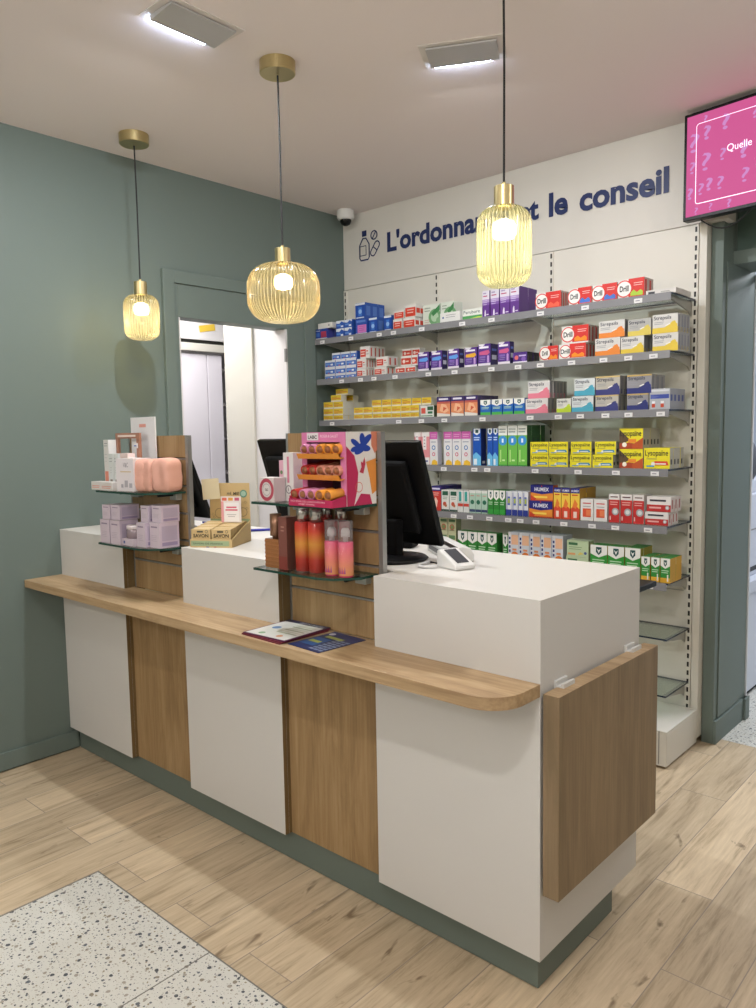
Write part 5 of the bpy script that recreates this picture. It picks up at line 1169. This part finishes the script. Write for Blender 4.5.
# tubes
TUBEC = {'red': '#b7302f', 'pink': '#d087ae', 'peach': '#dd9a86', 'orange': '#e3983a'}
GRP = 'lip balm tubes in the pink display'
protos = {}
def lip_tube(lx, ly, lz, col, label, tilt=8):
    if col not in protos:
        m = mat('tube_' + col, TUBEC[col], .35)
        o = MB().lathe([(.0, -.001), (.0095, -.001), (.0105, .006), (.0130, .0065), (.0150, 0), (.0158, .002), (.0158, .060), (.013, .062), (0, .062)], m, 22, axis='y').build('lip_tube'); protos[col] = o
        o.data.materials.append(K('#8f5a3a')); 
        for p in o.data.polygons:
            if all(((o.data.vertices[i].co.x ** 2 + o.data.vertices[i].co.z ** 2) ** .5 < .0107 and o.data.vertices[i].co.y < .01) for i in p.vertices): p.material_index = 1
    else:
        o = protos[col].copy(); COL.objects.link(o)
    c_, s_ = math.cos(th0), math.sin(th0)
    o.location = (OX + lx * c_ - ly * s_, OY + lx * s_ + ly * c_, ZU + lz); o.rotation_euler = (math.radians(tilt), 0, th0)
    tag(o, label, 'tube', GRP)
cols = ['red', 'pink', 'pink', 'orange', 'orange']
xs8 = [-.168 + i * .0365 for i in range(5)]
for i, x in enumerate(xs8):
    lip_tube(x, -.060, .0355, cols[i], '%s lip tube in the front row, %s from the left' % (cols[i], ORD[i]), 4)
for zi, (z, cc) in enumerate(((.102, ['red', 'red', 'peach', 'peach', 'peach']), (.166, ['pink', 'pink', 'orange', 'orange', 'orange']))):
    for k in range(2):
        for i in range(5):
            lip_tube(-.165 + i * .0345, -.018 + k * .066, z + .004 + k * .009, cc[i], '%s lip tube on the %s tray, %s row, %s from the left' % (cc[i], ('lower', 'upper')[zi], ('front', 'back')[k], ORD[i]), 7)
# lower glass: perfume bottle, bronze box, red gel bottles, pink spray bottles
t = thing('perfume_bottle', 'brown ribbed perfume bottle with copper cap on lower right shelf', 'bottle', (1.680, -.068, ZL + .0004))
q = MB(); gb = mat('brown_ribbed_glass', '#96643c', .18, spec=.7)
q.box(-.034, .034, -.02, .02, 0, .096, gb)
for i in range(7): q.box(-.0352, .0352, -.0212, .0212, .006 + i * .013, .013 + i * .013, gb)
q.build('flacon', t, bevel=.002)
MB().lathe([(0, .096), (.012, .096), (.012, .105), (.019, .106), (.019, .178), (0, .178)], mat('copper_cap', '#8e6a55', .3, .6), 28).build('cap', t)
carton('dark bronze perfume carton standing beside the brown ribbed bottle', 1.716, 1.756, -.088, -.045, ZL, .172, '#7a4c44', lambda c: c.lines(.3, .7, .80, 2, .07, '#b08a7c', .02).R(0, 1, 0, .25, '#7e3a34'), side='#5e3d36', top='#8a6a60')
def grad_mat():
    m = mat('red_amber_gel', '#b8302a', .12, spec=.6); nt, N, Lk, b = nodes(m)
    tc = N.new('ShaderNodeTexCoord'); sp = N.new('ShaderNodeSeparateXYZ'); Lk.new(tc.outputs['Object'], sp.inputs[0])
    mr = N.new('ShaderNodeMapRange'); mr.inputs['From Max'].default_value = .165; Lk.new(sp.outputs[2], mr.inputs[0])
    cr = N.new('ShaderNodeValToRGB'); e = cr.color_ramp.elements; e[0].color = rgb('#8f231f'); e[1].color = rgb('#b52b2b')
    for p, c in ((.25, '#a83428'), (.55, '#c98a3c'), (.8, '#c0402e')): k = e.new(p); k.color = rgb(c)
    Lk.new(mr.outputs[0], cr.inputs[0]); Lk.new(cr.outputs[0], b.inputs['Base Color']); return m
GEL = grad_mat(); SIL = mat('silver_cap', '#b5b0ac', .22, .9)
t = thing('shower_gel_bottle', 'front left of the red and amber bottles with silver caps', 'bottle', (1.800, -.056, ZL + .0004), group='red and amber gel bottles')
MB().lathe([(0, 0), (.0255, 0), (.0275, .003), (.0275, .156), (.0255, .160), (0, .160)], GEL, 36).build('bottle_body', t)
MB().lathe([(0, .160), (.021, .160), (.021, .200), (.019, .202), (0, .202)], SIL, 28, smooth=True).build('cap', t)
copy_thing(t, (1.858, -.052, ZL + .0004), 'front right of the red and amber bottles with silver caps')
copy_thing(t, (1.842, .014, ZL + .0004), 'red and amber bottle standing behind between the front pair')
copy_thing(t, (1.902, .016, ZL + .0004), 'red and amber bottle standing behind the pink spray bottles')
def pink_mat():
    m = mat('pink_orange_lotion', '#cf6a80', .25); nt, N, Lk, b = nodes(m)
    tc = N.new('ShaderNodeTexCoord'); sp = N.new('ShaderNodeSeparateXYZ'); Lk.new(tc.outputs['Object'], sp.inputs[0])
    mr = N.new('ShaderNodeMapRange'); mr.inputs['From Max'].default_value = .11; Lk.new(sp.outputs[2], mr.inputs[0])
    cr = N.new('ShaderNodeValToRGB'); e = cr.color_ramp.elements; e[0].color = rgb('#c22f5c'); e[1].color = rgb('#cf5a7c')
    for p, c in ((.04, '#c22f5c'), (.06, '#dd9a66'), (.5, '#d87a72')): k = e.new(p); k.color = rgb(c)
    Lk.new(mr.outputs[0], cr.inputs[0]); Lk.new(cr.outputs[0], b.inputs['Base Color']); return m
PKM = pink_mat()
t = thing('spray_bottle', 'left pink and orange spray bottle with clear cap', 'bottle', (1.935, -.060, ZL + .0004), group='pink spray bottles')
b_ = MB().lathe([(0, 0), (.0215, 0), (.0235, .003), (.0235, .106), (.021, .109), (0, .109)], PKM, 32).build('bottle_body', t)
q = MB()
for i in range(8):
    a0, a1 = -PI / 2 - .75 + i * .18, -PI / 2 - .75 + (i + 1) * .18
    zz0, zz1 = .012, .026 + .009 * (i % 2)
    q.add([(.0238 * math.cos(a0), .0238 * math.sin(a0), zz0), (.0238 * math.cos(a1), .0238 * math.sin(a1), zz0), (.0238 * math.cos((a0 + a1) / 2), .0238 * math.sin((a0 + a1) / 2), zz1)], [(0, 1, 2)], K('#8f2f8a' if i % 2 else '#c22f5c'))
for z, wd in ((.088, .9), (.080, .7), (.072, .5)):
    q.add([(.0238 * math.cos(-PI / 2 - wd / 2), .0238 * math.sin(-PI / 2 - wd / 2), z), (.0238 * math.cos(-PI / 2 + wd / 2), .0238 * math.sin(-PI / 2 + wd / 2), z), (.0238 * math.cos(-PI / 2 + wd / 2), .0238 * math.sin(-PI / 2 + wd / 2), z + .003), (.0238 * math.cos(-PI / 2 - wd / 2), .0238 * math.sin(-PI / 2 - wd / 2), z + .003)], [(0, 1, 2, 3)], K('#ecc0c4'))
q.build('label_print', b_)
MB().lathe([(0, .109), (.008, .109), (.008, .122), (.014, .123), (.014, .140), (.009, .150), (0, .150)], K('#dcdcda'), 24).build('pump', t)
MB().lathe([(.0225, .109), (.0230, .170), (.0215, .173), (0, .173)], clear_glass('clear_cap', '#eae6e8', .06, .1, .18, '#d8d2d4'), 32).build('clear_cap', t)
copy_thing(t, (1.988, -.054, ZL + .0004), 'right pink and orange spray bottle with clear cap, at shelf end')

# ================================================================== LEAFLETS ON THE LEDGE
zc = .8812
LG = 'leaflets lying on the oak ledge'
c0 = None
for i, lab in enumerate(('bottom leaflet with dark red edge in the stack on the ledge', 'middle leaflet in the stack on the ledge', 'top white leaflet with dark heading on the stack')):
    q = MB(); q.box(-.098, .098, -.105, .105, 0, .0035, K('#74303c' if i < 2 else '#5a2a4a'))
    if i == 2:
        q.flat([(-.092, -.100), (.092, -.100), (.092, .078), (-.092, .078)], (0, 0, .0037), (1, 0, 0), (0, 1, 0), K('#d6d6d2'))
        q.flat([(-.098, .078), (.098, .078), (.098, .105), (-.098, .105)], (0, 0, .0037), (1, 0, 0), (0, 1, 0), K('#2b2a48'))
        q.text('LES BONS REFLEXES', (-.03, .084, .0039), (1, 0, 0), (0, 1, 0), .11, .012, K('#c9c9d4'))
        for j in range(6): q.flat([(-.01, .05 - j * .018), (.08, .05 - j * .018), (.08, .058 - j * .018), (-.01, .058 - j * .018)], (0, 0, .0039), (1, 0, 0), (0, 1, 0), K('#9c9f86' if j % 2 else '#c6c6b8'))
        q.flat(circ(-.05, .0, .016), (0, 0, .0039), (1, 0, 0), (0, 1, 0), K('#5a83b8')); q.flat(circ(.04, -.072, .012), (0, 0, .0039), (1, 0, 0), (0, 1, 0), K('#c78a62')); q.flat(circ(-.04, -.075, .012), (0, 0, .0039), (1, 0, 0), (0, 1, 0), K('#7aa07a'))
    o = q.build('leaflet', loc=(1.712 + .003 * i, -.068 + .002 * i, zc + .0037 * i), rz=math.radians(-2 + 2 * i)); tag(o, lab, 'leaflet', LG)
q = MB(); q.box(-.075, .075, -.098, .098, 0, .0016, K('#232e5e'))
q.flat([(-.068, -.06), (.0, -.06), (.0, .02), (-.068, .02)], (0, 0, .0018), (1, 0, 0), (0, 1, 0), K('#2f5a96')); q.flat([(-.06, -.03), (-.01, -.03), (-.01, -.01), (-.06, -.01)], (0, 0, .002), (1, 0, 0), (0, 1, 0), K('#a9b45c'))
q.flat([(-.05, .03), (.03, .03), (.03, .05), (-.05, .05)], (0, 0, .002), (1, 0, 0), (0, 1, 0), K('#9aa65a'))
for i in range(7):
    for j in range(3): q.flat([(.01 + j * .022, -.085 + i * .018), (.028 + j * .022, -.085 + i * .018), (.028 + j * .022, -.074 + i * .018), (.01 + j * .022, -.074 + i * .018)], (0, 0, .0018), (1, 0, 0), (0, 1, 0), K('#7d8aa6'))
q.flat(circ(-.055, .07, .012), (0, 0, .0018), (1, 0, 0), (0, 1, 0), K('#c9ccd6'))
tag(q.build('leaflet', loc=(1.905, -.062, zc), rz=math.radians(-4)), 'dark blue leaflet with small pictures beside the leaflet stack', 'leaflet', LG)

# ================================================================== SIDE ROOM FURNITURE
wc = mat('side_room_white', '#cdd2de', .4)
t = thing('storage_cabinet', 'long white cabinet along the side room wall, seen through the right doorway', 'cabinet', (1.62, 2.60, 0.0015))
MB().box(0, .69, 0, 2.6, .03, .60, wc).build('body', t, bevel=.003)
MB().box(0, .70, 0, 2.62, .60, .67, wc).build('top', t, bevel=.003)
MB().box(.02, .67, .02, 2.58, 0, .03, BLACKM).build('plinth', t)
t = thing('office_printer', 'white office printer on the long cabinet in the side room', 'printer', (1.77, 2.78, .672))
MB().box(0, .50, 0, .60, 0, .48, wc).box(.02, .48, .03, .57, .48, .56, wc).build('body', t, bevel=.01)
MB().box(.499, .503, .05, .55, .03, .055, BLACK).build('paper_slot', t)
MB().box(.499, .504, .08, .14, .10, .16, mat('printer_grey', '#7c828c', .4)).build('button', t)
MB().box(.499, .503, .0, .6, .27, .276, STEEL).build('seam', t)
t = thing('dark_grey_machine', 'dark grey rounded machine on the printer in the side room', 'machine', (2.00, 3.05, 1.2325))
dg = mat('machine_grey', '#4a4c54', .45)
MB().lathe([(0, 0), (.20, 0), (.22, .04), (.21, .18), (.16, .28), (.06, .33), (0, .33)], dg, 32, (.05, .0, 0)).build('body', t)
MB().lathe([(.0, .32), (.05, .32), (.05, .40), (.10, .44), (.14, .52), (.14, .66), (.0, .70)], BLACKM, 24, (.08, .0, 0)).build('head', t)
t = thing('wall_cupboard', 'pale wall cupboard at the top of the right doorway view', 'cupboard', (1.02, 2.9, 2.15))
MB().box(0, .85, 0, 1.6, 0, .55, wc).build('body', t, bevel=.004)
MB().box(.851, .87, .01, .79, .01, .54, wc).build('door', t, bevel=.002); MB().box(.851, .87, .81, 1.59, .01, .54, wc).build('door', t, bevel=.002)

# ================================================================== LIGHTS
def wash(x, y, rz, P, tilt, size=.06, sy=.03):
    o = area('spotlight_light', (x, y, HC - .03), size, P, COOL, (0, 0, 0), sy, 178)
    o.rotation_euler = (Matrix.Rotation(rz, 3, 'Z') @ Matrix.Rotation(tilt, 3, 'X')).to_euler()
    return o
wash(1.225, -.075, PI / 2, 19, math.radians(8))
wash(1.842 - .022, .795 + .042, math.radians(28), 12, math.radians(10))
# shop lamp that casts the ledge shadow, then unseen lower fill added for the ceiling
OTHER = [(3.05, -1.62, 50, HC - .10), (3.9, .9, 12, HC - .30), (4.9, -.8, 12, HC - .5), (.9, -3.0, 36, HC - .5), (3.2, -3.6, 32, HC - .5)]
for x, y, P, zl in OTHER:
    l = bpy.data.lights.new('lamp_and_fill_light', 'POINT'); l.energy = P; l.color = WARM; l.shadow_soft_size = .035
    o = bpy.data.objects.new('lamp_and_fill_light', l); COL.objects.link(o); o.location = (x, y, zl)
area('side_room_light', (3.2, 3.9, 2.80), 1.2, 60, (.90, .94, 1.0))
area('office_light', (-.85, 1.2, 2.78), .8, 42, (1.0, .98, .97))

w = bpy.data.worlds.new('World'); bpy.context.scene.world = w; w.use_nodes = True
w.node_tree.nodes['Background'].inputs[0].default_value = (.9, .92, 1, 1); w.node_tree.nodes['Background'].inputs[1].default_value = .02

# ================================================================== CAMERA
cam = bpy.data.cameras.new('camera'); co = bpy.data.objects.new('camera', cam); COL.objects.link(co)
R_ = Vector((0.74380252, 0.66817545, -0.01730255)); U_ = Vector((-0.04814857, 0.07938161, 0.99568081)); F_ = Vector((-0.66666297, 0.73975681, -0.09121593))
M = Matrix((R_, U_, -F_)).transposed().to_4x4(); M.translation = Vector((3.6300427, -1.72535647, 1.53521266))
co.matrix_world = M
cam.sensor_fit = 'VERTICAL'; cam.sensor_height = 36; cam.lens = 773.13 / 1008 * 36; cam.clip_start = .05; cam.clip_end = 60
sc = bpy.context.scene; sc.camera = co
sc.view_settings.view_transform = 'Standard'; sc.view_settings.look = 'None'; sc.view_settings.gamma = 1; sc.view_settings.exposure = 0.21
sc.view_settings.use_curve_mapping = False
